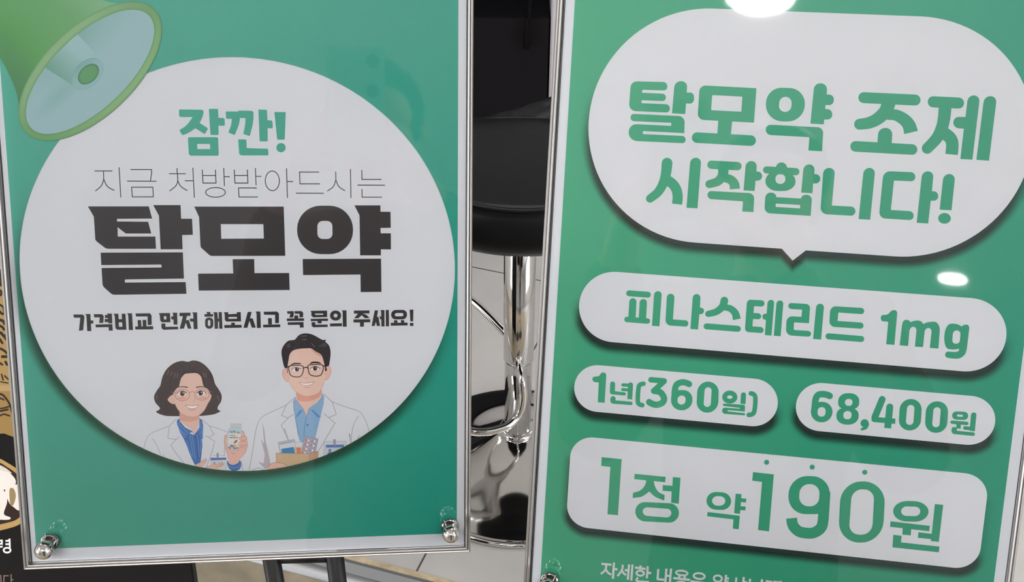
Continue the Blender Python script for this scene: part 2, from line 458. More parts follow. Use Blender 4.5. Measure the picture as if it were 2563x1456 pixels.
# ------------------------------------------------------------------ framed signs
def frame_profile(P_, u0, u1, v0, v1, prof, name, m, parent):
    V = []; Fc = []; n = len(prof)
    for off, hgt in prof:
        for u, v in ((u0 - off, v0 - off), (u1 + off, v0 - off), (u1 + off, v1 + off), (u0 - off, v1 + off)): V.append((u, -v, hgt))
    for i in range(n):
        j = (i + 1) % n
        for k in range(4):
            k2 = (k + 1) % 4; Fc.append((i * 4 + k, i * 4 + k2, j * 4 + k2, j * 4 + k))
    me = mesh(V, Fc); bm = bmesh.new(); bm.from_mesh(me); bmesh.ops.recalc_face_normals(bm, faces=bm.faces[:]); bm.to_mesh(me); bm.free()
    return link(name, me, m, parent)
def grid(u0, u1, v0, v1, z, n=1):
    return mesh([(u0, -v0, z), (u0, -v1, z), (u1, -v1, z), (u1, -v0, z)], [(0, 1, 2, 3)])
KNOB = [(.0016, 0), (.0016, .0028), (.0052, .003), (.0060, .0036), (.0060, .0046), (.0052, .0056), (.0047, .0064), (.0047, .0112), (.0040, .0118), (.0038, .0126)]
KNOB += [(.0060 * math.sin(a), .0172 - .0060 * math.cos(a)) for a in [.7 + (PI - .72) * i / 14 for i in range(15)]]
def sign(P_, u0, u1, v0, v1, knobs, label):
    root = empty('framed_sign', mw=P_.mw); tag(root, label, 'sign')
    link('backing_board', box((u0 - .0012, -v1 - .0012, -.006), (u1 + .0012, -v0 + .0012, -.0017)), M['dark'], root)
    # two ridged aluminium channel with a mitred corner
    frame_profile(P_, u0, u1, v0, v1, [(.0004, -.001), (.0004, .0008), (.0009, .0026), (.0016, .0030), (.0021, .0026), (.0024, .0020), (.0028, .0026), (.0034, .0029), (.0040, .0024), (.0043, .0014), (.0044, -.010), (.0004, -.010)], 'frame_rail', M['alu'], root)
    link('acrylic_cover', box((u0 + .0006, -v1 + .0006, .0018), (u1 - .0003, -v0 - .0006, .0026)), M['acrylic'], root)
    for q in knobs:
        k = link('standoff_knob', lathe(KNOB, 40), M['chrome'], root, True); k.location = (q[0], -q[1], .0026)
    return root
# left sign
LU0, LU1, LV0, LV1 = -.2341, .0608, -.092, .3318
SL = sign(PL, LU0 - .0009, LU1, LV0, LV1, [PL.uv(131, 1346), PL.uv(1124, 1308)], 'left green framed sign with a megaphone, a big white disc and two drawn pharmacists')
shL = link('poster_sheet', box((LU0, -LV1, -.0016), (LU1, -LV0, -.0010)), M['paper'], SL)
# right sign
q0, q1 = PR.uv(1378, 640), PR.uv(2531, 1338)
RU0, RU1 = q0.x, q1.x; RV0, RV1 = -.094, RU1 - RU0; RV1 = .3265
SR = sign(PR, RU0 - .0009, RU1, RV0, RV1, [PR.uv(1379, 1443)], 'right green framed sign with a white speech bubble and rounded price boxes')
shR = link('poster_sheet', box((RU0, -RV1, -.0016), (RU1, -RV0, -.0010)), M['paper'], SR)

# ---- left print
gL0, gL1, gLv = -.2309, .0554, .3226
M['greenL'] = grad_mat('left_print_green', gL0, gL1, -.03, gLv, CL[0], CL[1], CL[2], CL[3])
ec, ea = (-.0873, .1322), (.14095, .13904)
disc = [Vector((ec[0] + ea[0] * math.cos(2 * PI * k / 160), ec[1] + ea[1] * math.sin(2 * PI * k / 160))) for k in range(160)]
a = Art(PL, -6.6)                                            # green field with the round opening for the white disc
top = LV0 + .007
outer = [Vector((gL0, top)), Vector((gL1, top)), Vector((gL1, gLv)), Vector((gL0, gLv))]
a.add([outer, disc[::-1]]); a.build('green_field', M['greenL'], shL)
# soft shadow under the lower left of the disc
def fade_out(name, plane, loop, width, z, colr, parent, strength):
    V = []; Fc = []; C = []; n = len(loop); c = sum((Vector(p) for p in loop), Vector((0, 0))) / n; rings = 6
    for k in range(rings + 1):
        for i, p in enumerate(loop):
            d = (Vector(p) - c); q = Vector(p) + d.normalized() * width * (k / rings) ; V.append((q.x, -q.y, z))
            C.append((*lin(colr), (1 - k / rings) * strength(d.normalized())))
    for k in range(rings):
        for i in range(n):
            j = (i + 1) % n; Fc.append((k * n + i, (k + 1) * n + i, (k + 1) * n + j, k * n + j))
    me = mesh(V, Fc); at = me.attributes.new('ink', 'FLOAT_COLOR', 'POINT')
    for i, q in enumerate(C): at.data[i].color = q
    return link(name, me, M['ink_fade'], parent)
fade_out('disc_drop_shadow', PL, disc, .0100, -6.2e-4, '#0d4a34', shL, lambda d: max(0, min(1, .25 + 1.1 * (d.y * .93 - d.x * .25))) * .92)

def black(name, f):
    a = Art(PL, -9.5); a.ink('#2e2b2e'); f(a); return a.build(name, M['ink'], shL)
def hd(a):
    a.reg(560, 490, 5.6)
    a.pg('-416,153 839,153 861,843 -190,845,20 -328,722,20 -349,299', '-44,399 553,399 560,601 -37,604')
    a.pg('122,891 425,889 429,1086 915,1084 924,1323 -353,1331 -363,1093 131,1090')
    a.pg('1025,140,330 1812,140,330 1812,822,330 1028,818,330', '1312,354,75 1522,354,75 1524,607,75 1312,607,75')
    a.pg('1831,135 2195,135 2197,224 2338,226 2341,450 2197,453 2200,527 2342,527 2344,753 2203,753 2203,837 1912,837 1903,276')
    a.pg('1105,888 2205,883 2211,1350 1919,1352 1916,1106 1111,1113')
    a.reg(0, 380, 3.6406)
    a.pg('797,498 1353,498 1384,609 1064,611,6 1062,636,6 1347,638 1376,745 1143,745 1068,687 1070,773,4 1413,773 1419,885 965,885,20 870,812,20 865,800 852,592')
    a.pg('1393,486 1643,486 1648,611 1748,611 1755,757 1657,759 1662,889 1461,889 1446,583')
    a.pg('914,920 1664,917 1674,1156 1135,1164,8 1135,1193,8 1690,1188 1697,1295 1020,1304,20 932,1225,20 922,1060 1470,1055,8 1469,1028,8 920,1033')
black('bold_black_lettering', hd)
def thin(a):
    a.ink('#1a1a24'); a.reg(0, 380, 3.6406); w = 8.0
    def L_(*t):
        for x in t: a.st(w, x, 'ff')
    def Cv(*t):
        for x in t: a.st(w, x, 'ff', True)
    L_('858,175 1022,175', '940,175 942,252', '1082,142 1098,417'); Cv('942,250 920,310 865,358', '942,250 975,315 1038,352')
    L_('1185,162 1381,162', '1378,162 1378,200 1368,266', '1155,267 1424,269', '1193,323 1393,323', '1196,323 1203,411', '1390,323 1395,411', '1200,411 1398,411')
    L_('1611,148 1612,200', '1537,200 1691,200', '1682,264 1758,264', '1755,145 1769,419'); Cv('1614,200 1617,262 1600,310 1542,358', '1617,262 1645,315 1705,354')
    L_('1841,163 1848,285', '1845,285 1970,285', '1967,285 1961,163', '1843,216 1964,216', '2037,147 2043,312', '2040,227 2092,227')
    a.el(1962, 370, 90, 44, w=w)
    L_('2133,163 2139,285', '2136,285 2261,285', '2258,285 2252,163', '2136,216 2254,216', '2325,330 2169,330', '2172,330 2176,412', '2173,412 2349,412', '2335,330 2325,330')
    a.reg(600, 400, 6.4075); w = 13.5
    L_('249,133 260,412', '255,266 345,266', '220,455 272,455'); a.el(521, 338, 113, 158, -.03, w=w)
    L_('749,137 764,612', '757,349 855,349', '1273,197 951,197', '957,197 965,386', '959,386 1285,386')
    w = 14.5; L_('900,536 1347,538'); w = 13.5
    L_('1538,190 1541,325', '1775,148 1783,616', '1957,165 1960,315', '1954,315 2274,315', '1960,472 1963,600', '1957,600 2281,600')
    Cv('1541,325 1500,430 1403,503', '1541,325 1590,430 1688,497'); w = 14; L_('1888,406 2330,409')
black('thin_lettering', thin)
def small(a):
    a.reg(170, 760, 8.268)
    for t in ('102,228 300,228 335,270 308,555 220,565 248,295 118,295', '350,218 458,218 463,350 518,350 518,415 468,418 478,570 392,572 375,255',
              '527,222 700,220 735,262 726,400 640,404 650,288 538,288', '800,208 903,208 912,410 830,410 828,385 752,385 755,322 822,318 822,302 757,300 760,238 815,238',
              '565,435 912,427 922,562 838,562 835,490 568,495', '1215,203 1320,203 1340,550 1255,550 1240,240', '1390,207 1688,202 1725,245 1728,442 1645,447 1642,268 1405,270',
              '1435,343 1508,343 1515,475 1443,475', '1538,340 1615,340 1620,475 1545,475', '1385,475 1758,470 1760,535 1388,540',
              '2153,190 2255,190 2263,437 2182,437 2178,330 2133,328 2133,268 2173,266 2170,215', '1927,415 2010,413 2013,483 2272,478 2275,535 1970,545 1930,510',
              '2302,193 2533,190 2530,257 2460,257 2438,345 2500,342 2552,520 2478,522 2437,397 2395,520 2308,525 2375,262 2305,262'): a.pg(t)
    a.pg('935,212 1035,212 1045,325 1110,325 1107,212 1185,212 1205,543 1015,545 975,508 962,262', '1045,390,10 1115,388,10 1122,480,10 1050,482,10')
    a.pg('1875,200 2108,197 2115,388 1938,390 1905,355 1895,240', '1978,262,8 2030,262,8 2033,332,8 1982,332,8')
    a.reg(460, 760, 8.009)
    a.pg('422,280,75 588,280,75 588,505,75 424,505,75', '478,332,25 528,332,25 528,452,25 480,452,25')
    a.pg('800,175 888,175 890,215 1060,205 1060,172 1138,172 1145,360 850,363 820,335 815,215', '893,270 1062,268 1063,305 895,308')
    for t in ('163,178 262,178 273,513 193,514 187,365 125,362 115,303 188,303 185,215', '445,170 530,170 530,212 585,212 585,262 410,265 410,215 465,213 460,195',
              '588,175 668,175 680,303 697,303 695,172 758,172 772,506 707,506 703,362 683,366 683,506 615,508 605,220', '947,385 1020,383 1022,432 945,432', '808,432 1155,427 1160,485 810,493',
              '1280,168 1358,168 1325,298 1378,298 1442,483 1362,487 1313,350 1272,487 1193,488', '1435,160 1532,160 1543,491 1463,492 1455,200',
              '1597,165 1865,160 1905,200 1905,390 1828,397 1828,228 1608,225', '1685,293 1763,293 1765,420 1690,420', '1585,425 1930,418 1933,475 1588,480',
              '2067,155 2200,152 2205,205 2190,280 2113,283 2135,205 2075,205', '2215,153 2360,152 2393,188 2390,275 2318,280 2318,205 2222,205', '2213,240 2290,240 2292,300 2215,300',
              '2063,300 2408,297 2410,348 2065,352', '2080,378 2398,372 2400,483 2325,483 2322,427 2082,430'): a.pg(t)
    a.reg(760, 760, 8.009)
    a.pg('137,147 468,142 470,272 190,278 153,245 153,180', '228,202,8 392,200,8 392,227,8 228,228,8')
    a.pg('527,143,100 752,141,105 750,343,100 528,341,100', '600,204,36 678,203,36 677,280,36 600,280,36')
    a.pg('1755,130,90 2075,127,90 2072,318,90 1755,320,90', '1828,192,34 2000,190,34 2000,256,34 1828,258,34')
    for t in ('140,308 487,302 487,350 360,350 358,398 280,398 278,352 142,355', '157,375 232,375 233,425 480,422 482,470 195,478 158,450', '527,402 767,396 767,455 527,460', '763,138 858,136 862,465 785,466 780,170',
              '1007,142 1320,138 1320,198 1185,200 1260,228 1322,292 1225,295 1165,235 1098,295 1010,297 1090,203 1008,203', '997,320 1335,316 1337,376 1208,378 1207,464 1130,465 1130,380 998,380',
              '1425,137 1492,137 1470,268 1500,268 1532,450 1470,452 1447,368 1425,450 1362,452', '1538,132 1620,131 1622,460 1560,460 1557,318 1530,316 1522,258 1555,257 1553,165', '1645,130 1708,129 1712,457 1648,459',
              '1812,335 1878,335 1882,385 1812,385', '1950,332 2015,332 2018,383 1952,384', '1745,388 2083,382 2085,440 1748,446', '2125,123 2203,122 2195,357 2140,358', '2130,390 2202,388 2202,450 2132,451'): a.pg(t)
black('small_bold_lettering', small)
a = Art(PL, -9.5); a.reg(420, 250, 8.009)
a.pg('218,190,30 720,198,50 700,330,60 635,462,8 805,572,22 738,690,28 550,568,8 400,670,60 290,708,28 222,608,28 370,520,80 493,345,6 222,345,38')
a.pg('818,178,16 1003,180,22 1012,358,4 1135,366,32 1140,520,22 1010,518,4 1018,705,28 850,705,28')
a.pg('396,748,36 1004,748,30 1018,1120,30 418,1120,50', '582,884,12 840,884,12 846,986,4 590,986,8')
a.pg('1156,232,14 1408,232,4 1412,214,12 1718,220,50 1712,450,100 1640,728,20 1508,682,14 1545,520,60 1554,364,6 1442,364,6 1430,480,60 1338,708,22 1208,652,20 1265,510,40 1280,382,8 1166,378,14')
a.pg('1406,792,10 1572,794,22 1580,968,10 2008,980,24 2016,1114,20 1430,1114,50')
a.pg('1812,192,14 1984,198,22 1996,408,4 2095,412,36 2103,570,22 1998,570,4 2000,832,16 1838,832,20')
a.pg('2132,242,14 2362,244,16 2343,798,24 2190,800,24'); a.el(2267, 958, 93, 93)
a.build('green_lettering', M['greenL'], shL)

# ---- drawn woman
GR = '#8b8b8f'; OUT = '#8d5a50'
a = Art(PL, -9.5); a.reg(340, 880, 4.55)
a.ink('#46393b').bl('228,688 262,665 268,640 218,580 205,510 240,440 275,390 300,290 350,200 430,135 520,108 590,118 650,103 730,120 810,180 870,270 900,370 940,430 975,500 968,570 932,630 935,665 962,678 930,700 880,718 800,730 740,735 620,738 490,738 400,737 340,735 270,715')
a.ink('#d9a593').pg('495,640 722,640 722,815,20 665,945 640,905 495,790')
a.ink('#e2bdae').pg('497,790 560,800,40 650,800,40 722,770 722,820,20 665,945 640,905,10')
a.ink('#e2bbab').bl('360,545 395,505 430,500 440,595 400,592 372,570').bl('858,510 835,570 812,582 815,520 838,480')
a.ink('#e4c0b2').bl('488,400 505,330 535,268 600,250 705,252 745,300 768,390 830,448 843,540 815,600 778,670 722,722 650,745 570,733 495,684 448,610 428,540 425,480 460,425')
a.ink('#352b2d').st((4, 16), '590,240 560,225 535,262', 'rr', True).st((22, 8), '620,232 690,235 760,300 790,400', 'rr', True).st((14, 8), '610,232 560,245 510,300', 'rr', True)
for t in ('410,255 395,330 400,400 360,440', '820,270 815,350 860,440', '620,215 650,190 690,180', '600,195 560,180 510,185', '330,610 370,680 350,720', '860,640 885,680 905,700', '300,480 280,560 310,640', '905,470 925,560 890,630', '360,350 330,400 335,470'): a.ink('#2e2628').st(4, t, 'rr', True)
for t in ('375,215 355,260', '410,235 390,275', '445,250 435,295', '475,255 465,298', '765,245 775,290', '790,250 800,292', '235,500 238,540', '925,505 938,555'): a.ink('#7d6560').st(9, t)
a.ink('#33272a').st((7, 12), '478,408 530,402 585,410', 'rr', True).st((12, 7), '688,410 740,402 795,412', 'rr', True)
a.ink('#f0eceb').el(522, 482, 46, 27).el(738, 477, 44, 27)
a.ink('#54393f').el(527, 482, 27, 27).el(736, 476, 26, 27)
a.ink('#241b20').el(525, 482, 14, 15).el(735, 476, 14, 15)
a.ink('#f4f2f2').el(535, 473, 6, 6).el(744, 467, 6, 6)
a.ink('#2b2224').st((5, 9), '460,482 500,456 545,455 572,476', 'rr', True).st((9, 5), '693,474 730,450 775,455 802,478', 'rr', True)
a.ink('#dfa798').el(520, 535, 55, 14).el(760, 530, 50, 14)
a.ink('#a87c76').el(527, 497, 84, 66, w=6).el(750, 491, 82, 64, w=6).st(6, '610,470 640,458 668,468', 'rr', True).st(6, '405,466 448,470').st(6, '832,462 856,460')
a.ink('#c98d7b').st(4, '665,520 670,555 650,575', 'rr', True)
a.ink('#f2efee').bl('565,614 635,620 710,612 690,640 640,650 590,640')
a.ink(OUT).st(4.5, '560,612 635,620 713,611', 'rr', True).st(4, '565,617 598,642 640,651 688,640 710,614', 'rr', True)
a.ink('#d98f84').st(9, '602,662 640,667 680,659', 'rr', True)
a.ink('#cb9483').st(3, '428,540 448,610 495,684 570,733 650,745 722,722 778,670 815,600', 'rr', True)
a.ink('#3f6cab').pg('545,1000 600,930 665,955 690,925 750,990 755,1080 735,1260 670,1295 620,1190 580,1080')
a.ink('#4473b4').pg('465,785 492,762 497,800 560,870 640,912 600,935 562,1003 545,1000 500,920 465,820').pg('722,762 750,780 765,840 760,1000 745,990 720,960 690,925 665,950 722,865')
for t in ('612,945 650,1200', '575,1010 635,1200', '700,950 722,1200', '640,960 675,1230', '735,990 738,1150', '475,810 560,900 600,925', '475,850 530,920 585,950', '495,890 540,950 570,980', '740,800 725,880 690,920', '755,850 745,920 715,950', '760,910 750,960 740,980'): a.ink('#7ea4d6').st(5, t, 'rr', True)
a.ink('#26457d').st(5, '665,955 688,1010 705,1220').st(4, '497,800 560,870 640,912 665,950 690,925 722,865', 'rr').st(4, '640,912 600,935 562,1003').st(4, '690,925 720,960 745,995')
a.ink(GR)
for t in ('88,1102 118,1000 165,938 260,895 372,850', '185,990 240,1080 278,1178', '1008,1095 1004,1190', '833,850 940,880 1038,920', '1200,1250 1218,1360', '310,1170 315,1200'): a.st(4.5, t, 'rr', True)
for t in ('455,772 380,850 360,990 455,1002 490,972', '455,1002 395,1072 470,1180 560,1290', '745,775 832,845 886,945 828,982 790,960', '828,982 897,1025 860,1160 800,1320'): a.st(5, t)
a.ink('#ceced3').pg('850,1210 1027,1210 1022,1350 856,1320').ink(GR).st(3, '852,1210 856,1310').st(3, '1027,1212 1022,1350')
a.ink('#4f72b2').pg('848,1212 1026,1210 1025,1234 850,1242').ink('#8f92a3').pg('918,1157 943,1157 941,1220 917,1220').st(3, '870,1185 1015,1185').el(892, 1271, 13, 12).st(3, '922,1262 990,1256')
a.ink('#e2b5a6').bl('660,1318 700,1285 745,1252 790,1224 805,1238 785,1275 745,1320').bl('780,1330 850,1300 925,1282 975,1269 998,1282 960,1320 905,1352')
a.ink(OUT).st(3, '665,1310 745,1252 790,1224 805,1238 785,1275', 'rr', True).st(3, '790,1325 850,1300 925,1282 975,1269 998,1282 960,1318', 'rr', True).st(3, '905,1320 990,1282')
# hand with the bottle
a.ink('#3e6aab').bl('1043,1240 1060,1275 1110,1292 1160,1270 1182,1238 1200,1290 1175,1345 1110,1362 1062,1335 1038,1280').ink('#86a8d8').st(4, '1045,1295 1100,1325 1165,1315 1195,1285', 'rr', True)
a.ink('#e2b3a4').bl('1010,955 1006,1060 1030,1140 1052,1200 1058,1262 1110,1290 1168,1265 1180,1222 1250,1140 1272,1050 1262,990 1240,968 1228,915 1205,908 1195,1000 1100,1060 1035,1040 1035,965')
a.ink('#b9cdd8').pg('1072,868,10 1195,868,10 1205,905,25 1190,1115,22 1036,1115,22 1045,905,25').ink('#7f9db0').st(3, '1060,880 1042,930 1032,1105 1060,1124 1170,1124 1192,1100 1202,930 1195,880', 'rr', True)
a.ink('#d2d3d6').pg('1074,822,8 1206,826,8 1202,866,6 1070,862,6').ink(GR).st(3, '1074,824 1206,828').st(3, '1070,863 1202,867')
for x in range(1085, 1205, 14): a.st(2.5, '%d,830 %d,860' % (x, x - 2))
for (x, y, c) in ((1085, 918, '#cf8a6a'), (1120, 914, '#5f9fc0'), (1165, 924, '#d08c6c'), (1066, 1098, '#c9745c'), (1092, 1078, '#8a5b8c'), (1122, 1102, '#4f93b4'), (1120, 1075, '#d9a24c'), (1150, 1080, '#cfd09a'), (1160, 1102, '#cc7b62')): a.ink(c).el(x, y, 20, 11, .3)
a.ink('#dcdad6').pg('1060,932 1196,938 1180,1063 1044,1052')
a.ink('#2c3346')
for x, w_ in ((1068, 8), (1084, 16), (1104, 20), (1128, 6)): a.st(7, '%d,958 %d,960' % (x, x + w_), 'ff')
for x, w_ in ((1066, 24), (1094, 12), (1110, 20), (1134, 10), (1150, 12)): a.st(9, '%d,981 %d,983' % (x, x + w_), 'ff')
a.ink('#a4523f').el(1135, 1028, 26, 11, -.8)
a.ink('#e2b3a4').bl('1172,990 1205,970 1255,968 1264,1000 1225,1012 1180,1008').bl('1170,1040 1210,1022 1262,1030 1265,1062 1220,1075 1172,1068').bl('1165,1090 1205,1080 1250,1085 1248,1120 1200,1128 1168,1112')
a.ink('#a8675a')
for t in ('1172,992 1205,972 1250,968 1264,1000', '1180,1008 1225,1012 1264,1002', '1170,1042 1210,1024 1258,1030', '1172,1068 1220,1075 1264,1062', '1172,1105 1200,1090 1240,1088', '1205,908 1228,918 1240,966', '1272,1050 1250,1140 1182,1222', '1010,955 1006,1060 1032,1150 1054,1225', '1020,956 1034,968', '1090,1150 1108,1170 1130,1145'): a.st(3.2, t, 'rr', True)
a.build('drawn_woman_pharmacist', M['ink'], shL, 'drawing of a woman in glasses and a white coat holding up a pill bottle')

# ---- drawn man
a = Art(PL, -9.5); a.reg(600, 820, 3.935)
a.ink('#e3b9aa').bl('448,398 424,425 422,470 445,520 480,535 492,470 478,410').bl('868,380 896,400 896,450 870,505 835,518 830,450 845,395')
a.ink('#b77f70').st(3, '448,398 424,425 422,470 445,520 480,535', 'rr', True).st(3, '868,380 896,400 896,450 870,505 838,518', 'rr', True)
a.ink('#2f292d').bl('440,395 420,320 410,240 430,180 478,132 540,120 582,76 640,58 710,68 770,98 815,122 852,121 843,140 880,180 895,250 885,340 875,380 850,385 848,430 700,430 500,430 470,452 462,400')
a.ink('#dd9f8d').pg('550,600 805,590 808,650 790,700,40 650,740,60 560,720,20')
a.ink('#e5bfb0').pg('556,715 600,730,30 700,728,40 780,690,20 806,655 808,680 730,760 680,800,20 655,875 632,812,20')
a.ink('#e6c3b5').bl('470,395 480,320 492,265 525,228 590,210 650,206 700,206 745,235 800,268 825,330 838,400 836,520 805,605 755,658 655,677 590,657 530,612 492,545 478,470')
a.ink('#c9907f').st(3, '480,480 492,545 530,612 590,657 655,677 755,658 805,605 832,530', 'rr', True)
a.ink('#dda998').bl('700,215 745,262 800,290 795,265 745,235')
a.ink('#2f292d').bl('497,374 530,350 590,350 604,362 540,364').bl('687,360 715,338 770,338 802,356 735,352')
a.ink('#f0edec').el(556, 413, 40, 21).el(741, 405, 40, 21)
a.ink('#3f3134').el(563, 413, 21, 21).el(742, 405, 21, 21); a.ink('#1b1719').el(562, 413, 11, 11).el(741, 405, 11, 11); a.ink('#eeeeee').el(570, 407, 4, 4).el(748, 399, 4, 4)
a.ink('#2b2426').st(6, '512,416 545,394 600,408', 'rr', True).st(6, '695,404 740,383 790,404', 'rr', True)
a.ink('#2c2326')
a.st(9, '484,382 550,374 620,382 625,430 600,480 545,487 500,470 486,430 482,400', 'rr', True, True).st(9, '674,376 745,364 815,372 820,420 795,470 740,480 690,462 676,420', 'rr', True, True)
a.st(10, '624,402 650,393 676,400', 'rr', True).st((16, 8), '452,393 490,386').st((8, 16), '815,378 855,380')
a.ink('#cf8f7e').st(5, '625,487 645,502 668,490', 'rr', True).ink('#f2efee').bl('588,545 660,548 733,538 705,562 655,570 612,563').ink(OUT).st(4, '585,544 660,549 735,537', 'rr', True).st(3.5, '590,548 612,564 655,571 705,562 730,541', 'rr', True)
a.ink('#c98878').st(5, '638,590 665,593 692,588', 'rr', True)
for t in ('460,185 490,160', '470,200 496,180', '605,85 660,82', '612,120 655,118', '705,155 735,190', '780,185 800,182', '808,165 835,190', '825,155 850,178'): a.ink('#8c868c').st((3, 5), t)
a.ink('#8aaed0').pg('545,685 560,720 630,810 655,875 680,800 760,745 803,690 810,645 832,680 825,760 790,900 742,1095 700,1130 600,1130 570,1050 532,820 527,730')
a.ink('#5c8cc2').pg('543,890 592,815,10 622,812,10 578,870').pg('692,806,10 720,812,10 800,885 768,887,10')
a.ink('#4d6e94').st(4, '655,878 636,1000 632,1070').st(3, '560,720 630,812 655,878 680,800 760,745 805,690', 'rr').st(3, '545,885 560,960 590,1120').st(3, '527,720 532,820').ink('#5c82b8').el(667, 962, 12, 12)
a.ink('#b3aab1').pg('222,935 240,1000 252,1110 285,1250 305,1355 250,1398 180,1322 235,1340,10 245,1250 208,1098 240,1150 232,1050')
a.ink(GR)
for t in ('90,1405 118,1260 155,1030 190,920 240,868 350,815 462,765', '912,735 1050,785 1180,832 1240,920 1275,1025', '1168,872 1115,980 1096,1130', '125,1405 180,1385 235,1400', '1180,1060 1160,1095'): a.st(4.5, t, 'rr', True)
for t in ('550,685 460,760 411,868 476,892 530,855', '476,892 408,962 478,1112', '826,655 911,735 950,857 875,888 828,850', '875,888 938,942 780,1210'): a.st(5, t)
a.st((10, 3), '1082,1050 1092,1135').st((8, 2), '440,1000 480,1110')
a.ink('#cdced4').pg('830,1122 1048,1118 1044,1180 848,1260 828,1262').ink('#9b9ca6').st(3, '826,1262 830,1122').st(3, '850,1180 848,1250').st(3, '840,1122 1048,1120').st(3, '1048,1120 1044,1170')
a.ink('#5a7bb8').pg('848,1157 1026,1154 1026,1182 848,1184').ink('#9d99ad').pg('920,1102 948,1102 946,1163 920,1163').ink('#6585b4').el(888, 1210, 15, 15).bl('865,1250 872,1228 905,1226 912,1240 900,1256').ink('#8f9099').st(3, '918,1202 978,1198').st(3, '935,1222 955,1221')
a.ink('#b5bcc9').pg('376,1132 538,1102 554,1242 398,1240').ink('#d0d3d8').pg('388,1160 544,1128 550,1180 400,1205').ink('#2e80b2').pg('411,1195 530,1178 543,1242 415,1240').ink('#7c8390').st(3, '376,1132 538,1102 554,1240').st(3, '376,1132 398,1240').st(4, '395,1148 520,1125')
a.ink('#d3d4d2').pg('546,1128 616,1132 600,1242 553,1242').ink('#e0774a').pg('556,1182 604,1182 598,1242 560,1242').ink('#8c8c90').st(3, '546,1128 616,1132')
a.ink('#a5a7ba').pg('638,1070,16 775,1096,16 742,1242 603,1238').ink('#78798c').st(3, '603,1238 638,1072 772,1096 742,1240')
for x, y in ((668, 1112), (729, 1121), (658, 1153), (718, 1165), (646, 1195), (708, 1210), (632, 1236)): a.ink('#8f7f8c').el(x, y, 24, 16, .12).ink('#e9e6e6').el(x, y, 20, 12, .12).ink('#cf8578').el(x - 9, y - 1, 10, 11, .12)
a.ink('#cbab88').pg('357,1238 685,1242 688,1340 458,1372 360,1350').ink('#c39a7c').pg('685,1242 775,1217 774,1300 690,1330').ink('#8a6a52').st(3.5, '357,1238 361,1345').st(3.5, '357,1238 685,1243 775,1217').st(3, '685,1243 688,1330')
a.ink('#e2b3a4').bl('272,1398 290,1358 335,1334 400,1334 455,1352 462,1372 400,1392 330,1410 285,1412').ink(OUT).st(3.5, '272,1398 290,1358 335,1334 400,1334 455,1352 460,1366', 'rr', True)
a.build('drawn_man_pharmacist', M['ink'], shL, 'drawing of a man in black glasses and a white coat with a box of medicine')

# ---- printed megaphone
def mixc(a_, b_, t): t = max(0, min(1, t)); return tuple(a_[i] * (1 - t) + b_[i] * t for i in range(3))
def strip_art(name, rows, cols, parent, z):
    """rows of uv points with a colour each, joined to a smooth printed surface"""
    V = []; Fc = []; C = []; n = len(rows[0])
    for rw, cw in zip(rows, cols):
        for p, c in zip(rw, cw): V.append((p[0], -p[1], z)); C.append((*c, 1))
    for i in range(len(rows) - 1):
        for k in range(n - 1): Fc.append((i * n + k, i * n + k + 1, (i + 1) * n + k + 1, (i + 1) * n + k))
    me = mesh(V, Fc); bm = bmesh.new(); bm.from_mesh(me)
    for f in bm.faces:
        if f.normal.z < 0: f.normal_flip()
    bm.to_mesh(me); bm.free()
    at = me.attributes.new('ink', 'FLOAT_COLOR', 'POINT')
    for i, c in enumerate(C): at.data[i].color = c
    return V, Fc, C, me
S3 = 3.6406
def P3(x, y):
    u = PL.uv(x / S3, y / S3); u.x = max(u.x, gL0); u.y = max(u.y, top); return u
Lc = [(p.x, p.y) for p in catmull([(170, 960, 0), (160, 890, 0), (140, 815, 0), (90, 695, 0), (0, 528, 0), (-160, 330, 0), (-330, 60, 0)], 5)]
Rc = [(p.x, p.y) for p in catmull([(1110, 32, 0), (1020, 24, 0), (930, 0, 0), (820, -50, 0), (640, -130, 0), (400, -260, 0), (150, -420, 0)], 5)]
ramp = [(0, '#467c58'), (.12, '#4a8559'), (.3, '#5a9c58'), (.5, '#66a46a'), (.75, '#6fa777'), (.92, '#83b388'), (1, '#85b38f')]
def rampc(t):
    for (a0, c0), (a1, c1) in zip(ramp, ramp[1:]):
        if t <= a1: return mixc(lin(c0), lin(c1), (t - a0) / (a1 - a0))
    return lin(ramp[-1][1])
rows = []; cols = []
for i, (l, r) in enumerate(zip(Lc, Rc)):
    f = i / (len(Lc) - 1); rw = []; cw = []
    for k in range(25):
        t = k / 24; bul = math.sin(PI * t) * (1 - f)
        x = l[0] * (1 - t) + r[0] * t + 40 * bul; y = l[1] * (1 - t) + r[1] * t + 40 * bul
        rw.append(P3(x, y)); cw.append(mixc(rampc(t), lin('#46a04c'), min(1, f * 1.4) * .4))
    rows.append(rw); cols.append(cw)
V, Fc, C, me = strip_art('x', rows, cols, shL, -0.9e-4)
link('megaphone_horn_print', me, M['ink'], shL)
def ell(c, a_, b_, ang, k, n): t = 2 * PI * k / n; x, y = a_ * math.cos(t), b_ * math.sin(t); return (c[0] + x * math.cos(ang) - y * math.sin(ang), c[1] + x * math.sin(ang) + y * math.cos(ang))
n = 96; ang = math.radians(-43.6)
